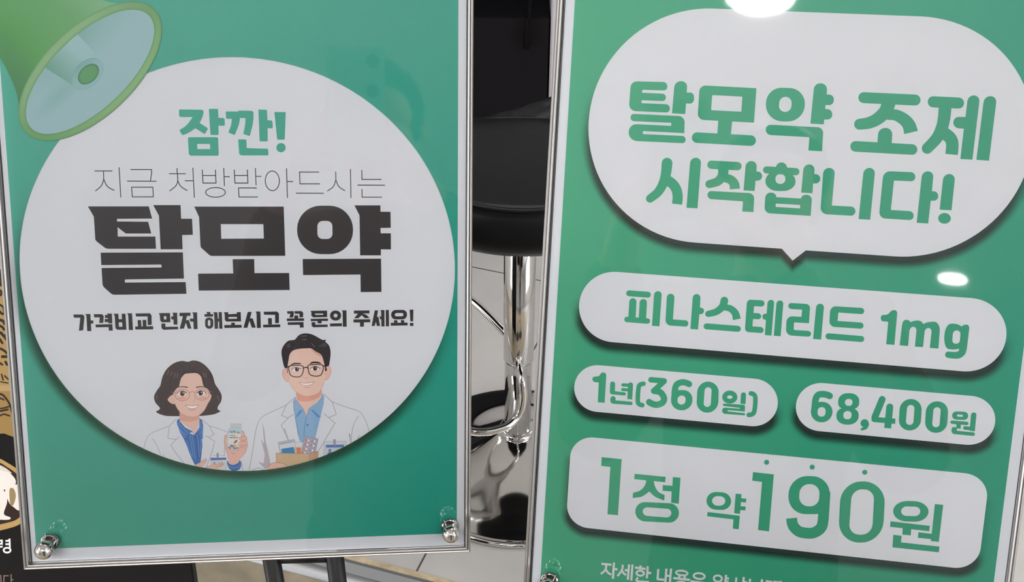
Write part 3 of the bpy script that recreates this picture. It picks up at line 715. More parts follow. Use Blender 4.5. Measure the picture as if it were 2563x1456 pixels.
# opening
rows = []; cols = []
for j in range(13):
    f = j / 12; rw = []; cw = []
    for k in range(n + 1):
        x, y = ell((821, 652), 752 * f, 345 * f, ang, k, n); rw.append(P3(x, y))
        px_, py_ = ell((0, 0), f, f, 0, k, n)          # px_ along the long axis, py_ across it (negative towards the horn)
        d = max(0, min(1, (-py_ - .1) * .9)) * max(0, 1 - abs(px_ - .15) * 1.1) + .5 * max(0, 1 - math.hypot(px_ + .45, (py_ + .1) * 1.6) * 2.2)
        cw.append(mixc(lin('#99bac0'), lin('#6fa59b'), d))
    rows.append(rw); cols.append(cw)
V, Fc, C, me = strip_art('x', rows, cols, shL, -0.8e-4); link('megaphone_opening_print', me, M['ink'], shL)
# inner tube
rows = []; cols = []
for j in range(9):
    f = j / 8; rw = []; cw = []
    for k in range(17):
        t = k / 16; x0_, y0_ = 405 + (700 - 405) * t, 612 + (305 - 612) * t - 12 * math.sin(PI * t) * 0
        a0_ = PI * (1 - t); c0 = (795, 675)
        x1_, y1_ = 690 + (935 - 690) * t, 798 + (560 - 798) * t
        rw.append(P3(x0_ * (1 - f) + x1_ * f, y0_ * (1 - f) + y1_ * f))
        cw.append(mixc(mixc(lin('#6a9f90'), lin('#9dbfc3'), (t - .05) * 1.5), lin('#8fb6b2'), f * .45))
    rows.append(rw); cols.append(cw)
V, Fc, C, me = strip_art('x', rows, cols, shL, -0.7e-4); link('megaphone_tube_print', me, M['ink'], shL)
rows = []; cols = []
for j in range(9):
    f = j / 8; rw = []; cw = []
    for k in range(n + 1):
        x, y = ell((796, 674), 172 * f, 118 * f, ang, k, n); rw.append(P3(x, y)); _, py_ = ell((0, 0), f, f, 0, k, n)
        cw.append(mixc(lin('#8fb5b8'), lin('#7aa9a6'), max(0, -py_) + (.4 if f > .93 else 0)) if f > .6 else lin('#86b0ae'))
    rows.append(rw); cols.append(cw)
V, Fc, C, me = strip_art('x', rows, cols, shL, -0.65e-4); link('megaphone_tube_end_print', me, M['ink'], shL)
rows = []; cols = []
for j in range(9):
    f = j / 8; rw = []; cw = []
    for k in range(n + 1):
        x, y = ell((806, 675), 112 * f, 76 * f, ang, k, n); rw.append(P3(x, y)); _, py_ = ell((0, 0), f, f, 0, k, n)
        cw.append(mixc(lin('#5b9a67'), lin('#41745a'), (f - .75) * 4))
    rows.append(rw); cols.append(cw)
V, Fc, C, me = strip_art('x', rows, cols, shL, -0.6e-4); link('megaphone_button_print', me, M['ink'], shL)
# rim
rows = []; cols = []
for j in range(6):
    f = j / 5; rw = []; cw = []
    for k in range(n + 1):
        xo, yo = ell((821, 647), 814, 411, ang, k, n); xi, yi = ell((821, 654), 742, 334, ang, k, n)
        rw.append(P3(xi * (1 - f) + xo * f, yi * (1 - f) + yo * f)); t = 2 * PI * k / n
        base = mixc(lin('#6da168'), lin('#87b27b'), .5 - .5 * math.cos(2 * t + .6)); edge = lin('#568b58')
        base = mixc(base, lin('#93b98f'), max(0, -math.sin(t)) * .5)
        cw.append(mixc(base, edge, (abs(f - .5) * 2) ** 3 * .75))
    rows.append(rw); cols.append(cw)
V, Fc, C, me = strip_art('x', rows, cols, shL, -0.5e-4); link('megaphone_rim_print', me, M['ink'], shL)

# ---- right print
gR0, gR1 = PR.uv(1400.8, 640).x, PR.uv(2536, 1080).x; gRv = RV1 - .0092
M['greenR'] = grad_mat('right_print_green', gR0, gR1, -.08, gRv, CR[0], CR[1], CR[2], CR[3])
link('green_field', grid(gR0, gR1, RV0 + .0075, gRv, -4e-4), M['greenR'], shR)
def rpx(pts): return [PR.uv(*p) for p in pts]
def bounds(pts):
    q = rpx(pts); return min(p.x for p in q), max(p.x for p in q), min(p.y for p in q), max(p.y for p in q)
K = .70 / .74
def boxes(name, loop, label=None):
    sh = [p + Vector((.0003, .0026)) for p in loop]
    fade(name + '_drop_shadow', PR, sh, .0062, -3.0e-4, '#0f2c28', shR)
    a_ = Art(PR, -2); a_.add([loop]); a_.c = lin('#dedee3'); a_.C = [(*lin('#dadae0'), 1)] * len(a_.C)
    a_.build(name, M['ink'], shR)
b = rrect(-.0680 * K, .2095 * K, -.0726 * K, .0780 * K, .0752 * K, 24)
tail = rpx([(2017, 627), (1984, 652), (1957, 622)])
i = min(range(len(b)), key=lambda k: (b[k] - Vector((b[k].x, .078 * K))).length + (0 if b[k].x > tail[0].x else 9) + abs(b[k].x - tail[0].x))
bub = b[:i + 1] + [Vector((tail[0].x, .0781 * K)), tail[1], Vector((tail[2].x, .0781 * K))] + b[i + 1:]
boxes('speech_bubble', bub)
boxes('long_white_pill', rrect(-.0667 * K, .2082 * K, .1013 * K, .1494 * K, .0240 * K))
boxes('left_white_pill', rrect(-.0665 * K, .0700 * K, .1661 * K, .1988 * K, .0163 * K))
boxes('right_white_pill', rrect(.0818 * K, .2079 * K, .1651 * K, .1979 * K, .0163 * K))
boxes('large_white_box', rrect(-.0663 * K, .2087 * K, .2171 * K, .2825 * K, .0155 * K))

def green(name, f):
    a = Art(PR, 0.2); a.z = -1.0e-4; f(a); return a.build(name, M['letterR'], shR)
M['letterR'] = grad_mat('right_lettering_green', gR0, gR1, -.08, gRv, CT[0], CT[1], CT[2], CT[3])
def l1(a):
    a.reg(1540, 180, 5.126)
    a.pg('200,118,80 668,130,52 668,238,50 346,228,14 344,266,4 650,280,46 650,374,46 336,362,14 336,400,14 700,416,50 700,522,50 172,498,90')
    a.pg('762,118,78 925,118,78 917,262,2 1012,265,60 1010,407,65 908,404,2 898,540,0 728,530,0')
    a.pg('195,536,45 893,568,80 885,785,0 352,758,18 352,797,18 903,822,45 903,915,45 172,882,105 172,664,105 716,692,4 720,652,10 195,630,45')
    a.pg('1082,170,80 1812,208,10 1780,650,0 1055,612,80', '1243,296,18 1630,316,10 1617,510,0 1230,490,14')
    a.pg('1322,615 1500,625 1483,810 1308,800').st(136, '1050,842 1737,880')
    a.pg('1940,195,200 2440,212,200 2425,640,215 1925,630,215', '2108,316,80 2268,322,80 2255,516,80 2095,508,80')
    a.pg('2555,140,80 2722,150,80 2713,288,0 2806,292,60 2803,425,60 2698,424,0 2693,474,0 2785,482,60 2783,610,60 2681,610,0 2675,672,0 2503,663,0')
    a.pg('1930,674,66 2672,712,75 2653,1017,0 2477,1007,0 2492,836,14 1930,806,66')
    a.reg(2040, 200, 5.126)
    a.st(141, '626,227 1284,257').st((180, 140), '945,290 905,400 800,500 690,550 572,568', 'fr', True).st((130, 180), '925,447 1035,450 1140,505 1205,580 1232,674', 'ff', True)
    a.pg('815,612,85 995,618,85 983,830,0 798,822,0').st(136, '520,852 1245,892')
    a.st(142, '1517,280 1842,296').st((165, 140), '1670,345 1655,500 1625,620 1560,750 1440,878', 'fr', True).st(160, '1640,670 1730,740 1762,820 1752,955', 'rf', True)
    a.pg('1963,195,78 2118,200,78 2020,1022,0 1865,1014,0 1910,625,0 1772,615,72 1776,472,72 1931,475,0').pg('2172,205,80 2335,210,80 2233,1035,0 2070,1025,0')
def l2(a):
    a.reg(1600, 380, 6.1024)
    a.st((165, 125), '425,172 408,330 370,470 290,610 165,713', 'rr', True).st(155, '430,430 520,500 572,590 587,690 577,798', 'rf', True)
    a.pg('782,88,82 948,90,82 890,862,0 722,853,0')
    a.st(128, '1103,196 1500,218').st((162, 122), '1287,250 1272,360 1200,450 1070,492', 'fr', True).st((130, 156), '1300,395 1395,425 1450,490 1460,567', 'rf', True)
    a.pg('1630,138,82 1798,142,82 1790,300,0 1878,302,68 1876,440,68 1777,440,0 1762,597,0 1593,588,0').pg('1042,595,62 1760,632,85 1745,920,0 1573,910,0 1585,755,14 1042,718,62')
    a.el(2172, 245, 86, 84).st(110, '1945,275 2392,302').pg('1930,300,150 2390,310,150 2385,600,190 1922,595,190', '2082,336,70 2234,340,70 2230,490,70 2078,487,70')
    a.pg('1928,618,84 2096,622,84 2094,690,0 2472,712,0 2474,652,80 2640,658,80 2619,977,0 1910,933,88', '2087,788,6 2460,811,8 2455,862,0 2080,840,14')
    a.reg(2000, 400, 6.1024)
    a.pg('72,68,85 240,70,85 233,217,0 325,220,70 323,360,70 216,360,0 205,510,0 33,498,0').pg('375,120,88 552,124,88 500,697,10 862,716,68 858,856,68 322,825,105')
    a.pg('990,120,88 1166,124,88 1087,914,0 910,905,0').pg('1290,170,105 1778,190,70 1775,330,68 1450,315,12 1402,765,14 1752,785,68 1750,922,68 1218,890,100')
    a.pg('1882,173,86 2058,177,86 2030,478,0 2128,482,70 2126,625,70 2012,622,0 1973,972,0 1797,960,0').pg('2208,213,90 2388,218,90 2330,770,0 2148,760,0').el(2222, 893, 97, 82)
def l3(a):
    a.reg(1540, 700, 7.538)
    a.st(112, '262,255 615,281').pg('268,345,68 402,348,68 383,720,0 245,710,0').pg('463,360,68 600,365,68 582,735,0 442,725,0').st(104, '220,748 605,778')
    a.pg('735,213,72 880,217,72 833,878,0 692,868,0').pg('975,262,72 1120,266,72 1088,748,10 1380,768,58 1376,886,56 942,858,105')
    a.pg('1465,267,72 1610,271,72 1597,525,0 1675,528,58 1672,648,58 1586,648,0 1560,938,0 1417,928,0')
    a.st((147, 118), '2058,393 2025,500 1910,600 1755,643', 'rr', True).st((112, 150), '2040,520 2165,540 2260,625 2293,746', 'rf', True).st(113, '1722,878 2312,925')
    a.reg(1860, 720, 7.538)
    a.pg('75,222,70 405,238,60 402,356,58 205,348,10 196,475,0 343,482,58 340,596,58 186,590,0 175,728,14 388,742,58 386,856,58 30,832,75')
    a.pg('465,226,62 590,230,62 535,902,0 410,892,0 430,604,0 362,604,58 364,486,58 443,490,0').pg('632,238,64 763,242,64 708,914,0 578,905,0')
    a.pg('854,284,58 1268,308,85 1242,668,0 960,652,14 955,795,12 1282,815,56 1280,926,56 805,895,110 820,532,115 1100,548,0 1114,413,14 852,397,58')
    a.pg('1383,298,74 1530,302,74 1472,975,0 1320,966,0').pg('1645,344,110 2286,382,58 2283,500,58 1798,467,10 1782,625,10 2274,658,58 2270,775,58 1622,732,105').st(115, '1612,915 2228,966')
    a.reg(2180, 740, 6.692)
    a.pg('300,300,40 345,238,60 445,240,62 393,822,0 255,812,0 290,436,0 230,430,20 165,425,62 163,320,50 250,322,30')
    a.pg('532,402,75 635,403,40 663,442,2 735,412,60 835,415,60 877,472,2 960,433,90 1165,437,160 1130,884,0 985,872,0 1022,540,72 905,538,72 873,860,0 735,852,0 768,520,72 652,518,72 622,840,0 480,830,0')
    a.pg('1245,466,180 1440,466,70 1520,514,2 1560,480,50 1655,484,75 1605,900,0 1480,885,0 1390,905,60 1215,880,190', '1378,578,60 1503,582,60 1487,805,60 1358,800,60')
    a.st((126, 108), '1543,860 1528,940 1470,990 1385,996 1297,987', 'fr', True)
def l4(a):
    a.reg(1420, 900, 4.746)
    a.pg('385,190,20 400,150,45 465,152,42 443,512,0 361,506,0 373,270,0 297,262,36 297,202,36 350,200,15')
    a.pg('510,258,30 568,260,30 565,374,6 695,388,18 694,426,18 503,410,32').st(38, '660,300 735,304').st(36, '656,354 735,359').pg('722,268,30 782,270,30 770,472,0 712,466,0').pg('512,432,32 574,434,30 572,483,6 775,500,20 774,540,20 510,520,34')
    a.st(54, '905,285 862,298 845,340 836,480 850,525 890,540', 'rr', True)
    a.st(66, '993,238 1150,252').st(66, '1150,256 1028,368').st(76, '1030,370 1105,388 1148,455 1128,510 1065,535 1005,522 972,503', 'rr', True)
    a.pg('1235,358,100 1490,362,110 1482,602,120 1228,598,120', '1312,424,45 1408,426,45 1400,535,45 1306,530,45').st(74, '1272,470 1278,360 1300,295 1360,268 1415,275 1446,290', 'fr', True)
    a.pg('1548,258,125 1802,262,130 1790,630,130 1530,628,130', '1633,326,42 1716,328,42 1702,562,42 1617,558,42')
    a.el(1930, 444, 61, 49, w=58).pg('2063,387,30 2124,388,30 2117,528,0 2056,522,0').pg('1848,520,15 2112,536,22 2108,616,0 1903,598,8 1903,613,8 2112,635,14 2112,662,14 1838,640,34 1840,566,36 2048,582,4 2050,572,6 1848,548,15')
    a.st(54, '2180,400 2215,412 2234,460 2224,600 2200,645 2155,656', 'rr', True)
def l5(a):
    a.reg(1960, 940, 4.2504)
    a.pg('297,276,100 532,280,110 520,498,110 295,494,110', '370,334,38 455,336,38 448,437,38 366,433,38').st(70, '335,370 345,260 370,208 420,196 470,204 495,215', 'fr', True)
    a.pg('588,184,100 816,188,100 806,355,60 584,350,60', '660,246,36 742,248,36 736,323,36 656,318,36').pg('570,345,70 808,350,70 800,524,110 564,518,110', '645,375,38 732,378,38 725,466,38 638,460,38')
    a.el(868, 506, 44, 43).st((44, 26), '892,520 878,552 838,570', 'rr', True)
    a.st(72, '1055,252 976,442').st(56, '968,465 1194,485', 'rf').st(74, '1135,333 1113,558', 'rf')
    a.pg('1245,246,115 1480,250,115 1462,585,115 1226,580,115', '1322,310,38 1400,312,38 1385,525,38 1304,520,38').pg('1525,270,115 1762,275,115 1742,610,115 1505,605,115', '1602,334,38 1680,336,38 1664,550,38 1584,545,38')
    a.pg('1800,378,48 1972,384,48 1968,472,48 1796,466,48', '1850,412,14 1915,416,14 1915,438,14 1850,434,14').st(36, '1798,494 1955,508').pg('1845,505 1893,507 1890,563 1843,560').st(38, '1935,556 2000,562').pg('2002,390,28 2060,392,28 2040,592,0 1984,585,0').pg('1795,545,22 1852,548,8 1848,585,6 2042,604,18 2040,642,18 1790,618,34')
def l6(a):
    a.reg(1400, 1080, 3.872)
    a.pg('410,247 604,266 568,810 466,800 494,342 405,332').pg('730,408 1030,438 1026,490 725,460')
    a.pg('842,460 915,468 918,505,20 935,550,20 965,590,20 1021,615 1016,668 925,632,20 872,580 800,632,20 710,643 714,592 780,575,20 822,535,20 840,495,15')
    a.pg('1100,440 1174,446 1157,698 1083,690 1088,579 1000,573 1003,517 1096,525').pg('738,678,95 1163,698,95 1155,886,95 733,865,95', '810,730,45 1090,750,45 1080,835,45 806,812,45')
    a.pg('1428,582,90 1668,590,95 1662,762,90 1424,752,90', '1482,622,55 1612,628,55 1605,720,55 1478,715,55').pg('1709,601 1765,605 1763,645 1812,649 1810,686 1760,683 1757,722 1806,726 1803,763 1754,760 1751,797 1694,790').pg('1436,778 1749,815 1738,945 1681,940 1687,850 1432,819')
    a.reg(1840, 1120, 4.334)
    a.pg('194,265 420,290 368,908 248,893 292,372 186,358').pg('585,305,200 1038,312,200 1015,722,150 572,720,190', '703,393,100 918,398,100 910,640,100 690,632,100').st(118, '975,480 955,780 930,870 860,920 790,928 700,912 645,868 620,820 613,765', 'ff', True)
    a.pg('1150,362,225 1635,370,235 1598,1035,235 1115,1025,225', '1268,450,110 1512,455,110 1485,948,120 1232,940,110')
    a.pg('1718,573,160 2102,585,160 2095,806,150 1710,798,150', '1805,635,60 2012,642,60 2005,745,60 1798,738,60').pg('1686,798 2113,848 2106,906 1911,885 1905,952 1814,943 1817,874 1680,858').pg('2167,611 2258,620 2210,1022 2122,1013 2126,993 1983,977 1988,917 2133,935').pg('1716,945 1806,955 1800,1027 2217,1073 2210,1135 1706,1081')
    a.el(341, 159, 27, 27).el(836, 211, 28, 27).el(1406, 267, 28, 27)
for nm, f in (('headline_lettering', l1), ('headline_lettering', l2), ('pill_lettering', l3), ('period_lettering', l4), ('price_lettering', l5), ('unit_price_lettering', l6)): green(nm, f)
a = Art(PR, -1.0); a.ink('#d6d8da'); a.reg(1340, 1390, 4.134)
for t in ('683,85 787,95', '813,72 802,240', '820,140 850,144', '925,150 965,154', '969,92 957,250', '1005,92 992,258', '1088,102 1087,125', '1032,124 1140,138', '1163,110 1153,236', '1165,178 1198,181', '1272,140 1264,245', '1257,243 1334,251', '1356,135 1342,310', '1404,135 1388,320', '1352,208 1400,212', '1490,205 1488,240', '1546,210 1543,246', '1428,232 1600,252', '1606,266 1776,288', '1974,200 1960,310', '1970,234 2004,238', '1966,266 2000,270', '2156,222 2146,330', '2154,272 2188,276', '2222,240 2214,310', '2216,308 2290,318', '2346,246 2330,420', '2384,265 2452,274', '2462,270 2525,278', '2540,262 2528,400'): a.st(23, t, 'ff')
for t in ('735,95 722,150 677,190', '728,140 750,175 785,198', '905,95 895,150 850,212', '893,150 915,185 940,200', '2080,226 2070,290 2030,340', '2070,280 2090,320 2120,335', '1060,225 1054,264 1175,272'): a.st(22, t, 'ff', True)
a.el(1085, 182, 38, 26, .1, w=21).el(1515, 180, 60, 24, .1, w=21).el(1695, 212, 57, 30, .1, w=21).el(1888, 238, 42, 32, .1, w=21).el(1512, 292, 55, 22, .1, w=21)
a.build('white_lettering', M['ink'], shR)
# ------------------------------------------------------------------ stands that hold the signs
def sign_stand(P_, px0, px1, vb, label, uc):
    bot = P_.p0 + P_.v * vb + P_.h * uc; Y = bot.y + .026
    if px0: xa, xb = aty(px0[0], px0[1], Y).x, aty(px1[0], px1[1], Y).x
    else: xa, xb = bot.x - .025, bot.x + .025
    xm = (xa + xb) / 2
    root = empty('sign_stand', (xm, Y, 0)); tag(root, label, 'sign stand', 'slim black floor stands under the framed signs')
    h = (xb - xa) / 2; zt = bot.z + .008
    for s in (-1, 1): link('post', tube([(s * h, 0, .012), (s * h, 0, zt)], .0066, 20), M['black_metal'], root, True)
    for z in ((aty(760, 1395, Y).z if px0 else bot.z - .012), bot.z - .26, bot.z - .50): link('crossbar', tube([(-h, 0, z - .0012), (h, 0, z + .0012)], .0040, 14), M['black_metal'], root, True)
    link('base_plate', lathe([(.001, 0), (.15, 0), (.155, .003), (.153, .009), (.14, .012), (.001, .013)], 64), M['black_metal'], root, True)
    # tilted plate the sign leans on, in the sign's own slope
    up = -P_.v; nb = P_.n; V = []
    for a_, b__ in ((-1, 0), (1, 0), (1, 1), (-1, 1)):
        for d in (.0075, .0115): V.append(bot + P_.h * (a_ * .06) + up * (.006 + b__ * .16) + nb * d - Vector((xm, Y, 0)))
    link('tilt_plate', mesh(V, [(0, 2, 4, 6), (7, 5, 3, 1), (0, 1, 3, 2), (2, 3, 5, 4), (4, 5, 7, 6), (6, 7, 1, 0)]), M['black_metal'], root)
    return root
sign_stand(PL, (678, 1390), (837, 1386), LV1 + .0045, 'black twin post floor stand holding the left megaphone sign', -.09)
sign_stand(PR, None, None, RV1 + .0045, 'black twin post floor stand holding the right price sign', .07)

# ------------------------------------------------------------------ bar stool between the signs
B = ground(1294, 1163)
st_ = empty('bar_stool', (B.x, B.y, 0)); tag(st_, 'black leather bar stool with a chrome column, footrest and trumpet base', 'bar stool')
link('base', lathe([(.190, 0), (.198, .001), (.2005, .0055), (.1985, .010), (.194, .0118), (.190, .0112), (.188, .0118), (.170, .0175), (.145, .0245), (.12, .034), (.097, .046), (.078, .058), (.062, .068), (.049, .076), (.038, .082), (.031, .085), (.028, .0855)], 96), M['chrome'], st_, True)
link('base_collar', lathe([(.026, .082), (.031, .083), (.033, .087), (.031, .092), (.026, .094)], 48), M['chrome'], st_, True)
link('column', lathe([(.0232, .085), (.0232, .40)], 48), M['chrome'], st_, True)
link('column_sleeve', lathe([(.0246, .247), (.0252, .246), (.0256, .249), (.0253, .253), (.0253, .575)], 48), M['chrome'], st_, True)
fr = [(0.0, -.025, .262), (.002, -.05, .262), (.006, -.068, .25), (.008, -.078, .222), (.0, -.088, .196), (-.025, -.106, .185), (-.075, -.115, .186), (-.14, -.09, .2), (-.19, -.03, .225), (-.2, .04, .26), (-.16, .09, .31), (-.11, .075, .33), (-.07, .045, .322), (-.02, .004, .292)]
link('footrest', tube(fr, .0068, 16, 8), M['chrome'], st_, True)
seat = link('seat', lathe([(.001, .572), (.17, .572), (.19, .575), (.203, .588), (.208, .605), (.206, .625), (.200, .640), (.196, .646), (.1965, .650), (.193, .6545), (.185, .6555), (.15, .6600), (.09, .6640), (.001, .6650)], 96), M['leather'], st_, True)
for me_ in (seat.data,):
    for v in me_.vertices:
        if v.co.y > 0: v.co.y *= .36
link('seat_piping', tube([(.1945 * math.cos(a), .1945 * math.sin(a) * (1 if math.sin(a) < 0 else .36), .6515 + .0018 * math.sin(5 * a)) for a in [2 * PI * k / 72 for k in range(73)]], .0035, 10), M['leather'], seat, True)
link('seat_plate', box((-.08, -.08, .562), (.08, .08, .573), .003), M['black_metal'], st_)
def pad(P, rs, seg=24):
    me = tube(P, 1.0, seg); n = len(P)
    for i in range(n):
        c = Vector(P[i]); r = rs[i]
        for k in range(seg):
            v = me.vertices[i * seg + k]; d = v.co - c; d = Vector((d.x * r[0], d.y * r[0], d.z * r[1])); d.z *= 1 + .04 * math.sin(i * 1.7 + k); v.co = c + d
    return me
bp_ = catmull([(-.20, .04, .565), (-.14, .07, .582), (-.075, .084, .598), (0, .09, .615), (.075, .088, .643), (.15, .07, .69), (.20, .02, .74)], 6)
link('backrest', pad([tuple(p) for p in bp_], [(.034, .034 + .0006 * i) for i in range(len(bp_))]), M['leather'], st_, True)

# ------------------------------------------------------------------ dark cabinet and pale cabinet in the gap
YC = 2.3
xr = aty(1374, 150, YC).x
r = empty('dark_cabinet', (xr - .6, YC, 0)); tag(r, 'near-black low cabinet standing behind the bar stool', 'cabinet')
link('cabinet_body', box((-.9, .02, .05), (.598, .42, .50)), M['cab'], r)
link('front_panel', box((-.9, 0, .05), (.598, .0195, .505), .002), M['cab'], r)
link('open_shelf', box((-.9, .15, .505), (.598, .42, .95)), M['cab2'], r)
link('worktop', box((-.9, -.01, .951), (.598, .44, .98), .003), M['cab'], r)
link('plinth', box((-.88, .03, 0), (.58, .40, .049)), M['cab2'], r)
r = empty('pale_cabinet', (xr + .2, YC, 0)); tag(r, 'pale grey cabinet side showing beside the right sign, above the stool', 'cabinet')
link('cabinet_body', box((-.198, 0, .06), (.3, .44, .97), .003), M['white_lam'], r)
link('plinth', box((-.18, .03, 0), (.28, .42, .059)), M['cab2'], r)
p0_, p1_ = aty(1318, 122, YC - .02), aty(1331, -60, YC - .02)
r = empty('hanging_cable', (p0_.x, p0_.y, p0_.z)); tag(r, 'short black cable hanging down the front of the dark cabinet', 'cable')
top_ = Vector((p1_.x + .012, YC - .02, .982)) - p0_
link('cord', tube([(0, 0, .03), tuple((p1_ - p0_) * .6), tuple(top_ * .95), tuple(top_ + Vector((0, .005, .005))), tuple(top_ + Vector((0, .1, .004)))], .0045, 12, 6), M['rubber'], r, True)
link('plug', lathe([(.003, 0), (.008, .002), (.0085, .03), (.006, .05), (.004, .07)], 24), M['rubber'], r, True)

# ------------------------------------------------------------------ black menu board behind the left sign
tl = math.radians(10); pq = ray(482, 1430).normalized() * 1.15 + ORG
PB = Plane(Vector((1, 0, 0)), Vector((0, -math.sin(tl), -math.cos(tl))), pq)
bt = PB.uv(4, 687).y; bu = PB.uv(482, 1430).x; bb = (pq.z - .01) / math.cos(tl)
bl_ = empty('menu_board', mw=PB.mw); tag(bl_, 'black menu board with gold calligraphy and a printed bowl, behind the left sign', 'sign board')
link('board_panel', box((bu - .62, -bb, -.012), (bu, -bt, 0), .001), mat('black_board_print', '#111113', .55, 0, .2), bl_)
for s in (-.5, -.12):
    a0_ = Vector((s, -bt - .25, -.014)); V0 = PB.mw @ a0_; V1 = Vector((V0.x, V0.y + .22, .008)); inv = PB.mw.inverted()
    link('rear_leg', tube([tuple(a0_), tuple(inv @ V1)], .008, 12), M['black_metal'], bl_, True)
a = Art(PB, 2.0); a.reg(0, 0, 1)
a.ink('#9c8050').pg('-300,716 470,716 470,1300 300,1240 160,1150 78,1108 37,1094 10,1084 -60,1090 -300,1150').ink('#3a2a28').pg('-300,690 470,690 470,716 -300,716')
a.ink('#907446').pg('-300,980 470,970 470,1300 300,1240 160,1150 78,1108 37,1094 10,1084 -60,1090 -300,1150').ink('#a58c60').pg('-300,968 470,958 470,972 -300,982')
a.ink('#2a221f')
for w_, t in ((6, '-8,722 4,730 2,738'), (5, '0,762 8,768 10,778'), (6, '-4,775 6,785 12,782'), (7, '0,800 8,803 12,810'), (6, '-6,812 6,818 10,824'), (7, '2,832 12,842 16,838'), (6, '0,848 6,858'), (5, '12,845 18,852'), (6, '2,872 12,878 18,884'), (7, '6,892 16,892'), (5, '-4,905 6,912'), (6, '14,905 18,912'), (4, '4,936 8,950'), (4, '12,940 20,948'), (3, '2,955 20,958'), (5, '0,985 10,990 24,1010 30,1030'), (4, '-12,1000 0,996 10,1000')): a.st(w_, t, 'rr', True)
for w_, t in ((4, '0,1022 12,1020 30,1014'), (4, '0,1040 10,1036 24,1040'), (5, '2,1028 20,1024')): a.st(w_, t, 'rr', True)
a.ink('#a98a58').bl('-220,1240 -120,1160 -20,1145 20,1158 60,1190 78,1240 60,1300 20,1322 -60,1332 -180,1310')
a.ink('#2b1d18').bl('-210,1240 -120,1172 -20,1155 18,1168 54,1198 70,1240 52,1290 16,1308 -60,1318 -170,1300')
a.ink('#d9d1cb').bl('-90,1180 -30,1160 0,1166 34,1192 38,1212 10,1225 -30,1240 -70,1220').bl('14,1222 46,1212 60,1235 50,1275 34,1268 22,1255').bl('-60,1240 -10,1218 14,1232 18,1256 10,1285 26,1294 20,1300 -20,1298 -60,1290')
a.ink('#8d7a58').bl('24,1225 34,1222 40,1240 34,1262 26,1262')
a.ink('#c9bfb6').bl('-60,1165 -20,1158 10,1168 30,1184 10,1178 -20,1172')
a.ink('#d9d9d9')
for t in ('-6,1352 5,1352 5,1360 -4,1360 -4,1368 7,1367', '24,1347 25,1370', '14,1353 24,1352', '14,1361 24,1361'): a.st(4.5, t, 'ff')
a.el(18, 1376, 8.5, 6, 0, w=4.5)
a.ink('#7d6b60')
for t in ('-14,1445 -14,1462 -4,1460', '2,1438 4,1470', '22,1440 10,1440 10,1460 22,1460', '28,1436 29,1475', '29,1450 34,1450'): a.st(2.6, t, 'ff')
a.build('board_artwork', M['ink'], bl_)

# ------------------------------------------------------------------ the photographer, mirrored faintly in both acrylic covers
def cam_pt(x, y, z): return ORG + r_ * x + u_ * y + b_ * z       # x right, y up, z behind the lens
def skinned(name, chains, m, parent, sub=1, root=0, off=Vector((0, 0, 0))):
    bm = bmesh.new(); lay = bm.verts.layers.skin.verify(); reg = {}
    for ch in chains:
        prev = None
        for key, p, r in ch:
            if key in reg: v = reg[key]
            else:
                v = bm.verts.new(Vector(p) - off); v[lay].radius = (r, r) if not isinstance(r, tuple) else r; reg[key] = v
            if prev is not None and prev is not v: bm.edges.new((prev, v))
            prev = v
    first = next(iter(reg.values())); first[lay].use_root = True
    me = bpy.data.meshes.new(name); bm.to_mesh(me); bm.free()
    o = link(name, me, m, parent); s = o.modifiers.new('skin', 'SKIN'); s.use_smooth_shade = True
    d = o.modifiers.new('sub', 'SUBSURF'); d.levels = sub; d.render_levels = sub
    return o
M['skin'] = mat('skin', '#c99a80', .5); M['jacket'] = mat('brown_jacket_cloth', '#5c453c', .8, noise=(30, .2), bump=(14, .6, .01)); M['trousers'] = mat('dark_trousers_cloth', '#2a2b33', .85)
M['hair'] = mat('black_hair', '#15110f', .5); M['phone'] = mat('pale_phone_back', '#b9bcc0', .35); M['lens'] = mat('camera_lens_glass', '#0a0c10', .05)
O_ = Vector((0.06, -.47, 0))
pr_ = empty('person', O_); tag(pr_, 'person in a brown jacket holding up a phone, mirrored faintly in the acrylic', 'person')
def q_(x, y, z): return (O_.x + x, O_.y + y, z)
hR, hL = cam_pt(.040, -.105, .030), cam_pt(-.085, -.105, .030)     # wrists beside the lower phone
aim = b_ * .05 - u_ * .05
wR, wL = hR + aim * .9 + r_ * .02, hL + aim * .9 - r_ * .02
skinned('body', [[('pelvis', q_(0, 0, .90), .095), ('waist', q_(0, 0, 1.02), .08), ('chest', q_(0, .0, 1.20), .10), ('neckbase', q_(0, 0, 1.335), .06), ('neck', q_(0, .01, 1.39), .046), ('head0', q_(0, .03, 1.45), .062), ('head1', q_(0, .025, 1.52), .083), ('head2', q_(0, .02, 1.585), .062)],
    [('head0', 0, 0), ('chin', q_(0, .06, 1.425), .03)], [('head1', 0, 0), ('nose', q_(0, .108, 1.495), .011)],
    [('chest', 0, 0), ('shR', q_(.155, 0, 1.30), .055), ('elR', q_(.235, .06, 1.06), .040), ('wR', wR, .026)], [('chest', 0, 0), ('shL', q_(-.155, 0, 1.30), .055), ('elL', q_(-.235, .06, 1.06), .040), ('wL', wL, .026)],
    [('pelvis', 0, 0), ('hpR', q_(.085, 0, .80), .065), ('knR', q_(.09, .02, .47), .055), ('anR', q_(.09, 0, .09), .036), ('toR', q_(.095, .13, .035), .032)], [('pelvis', 0, 0), ('hpL', q_(-.085, 0, .80), .065), ('knL', q_(-.09, .02, .47), .055), ('anL', q_(-.09, 0, .09), .036), ('toL', q_(-.095, .13, .035), .032)]], M['skin'], pr_, 2, off=O_)
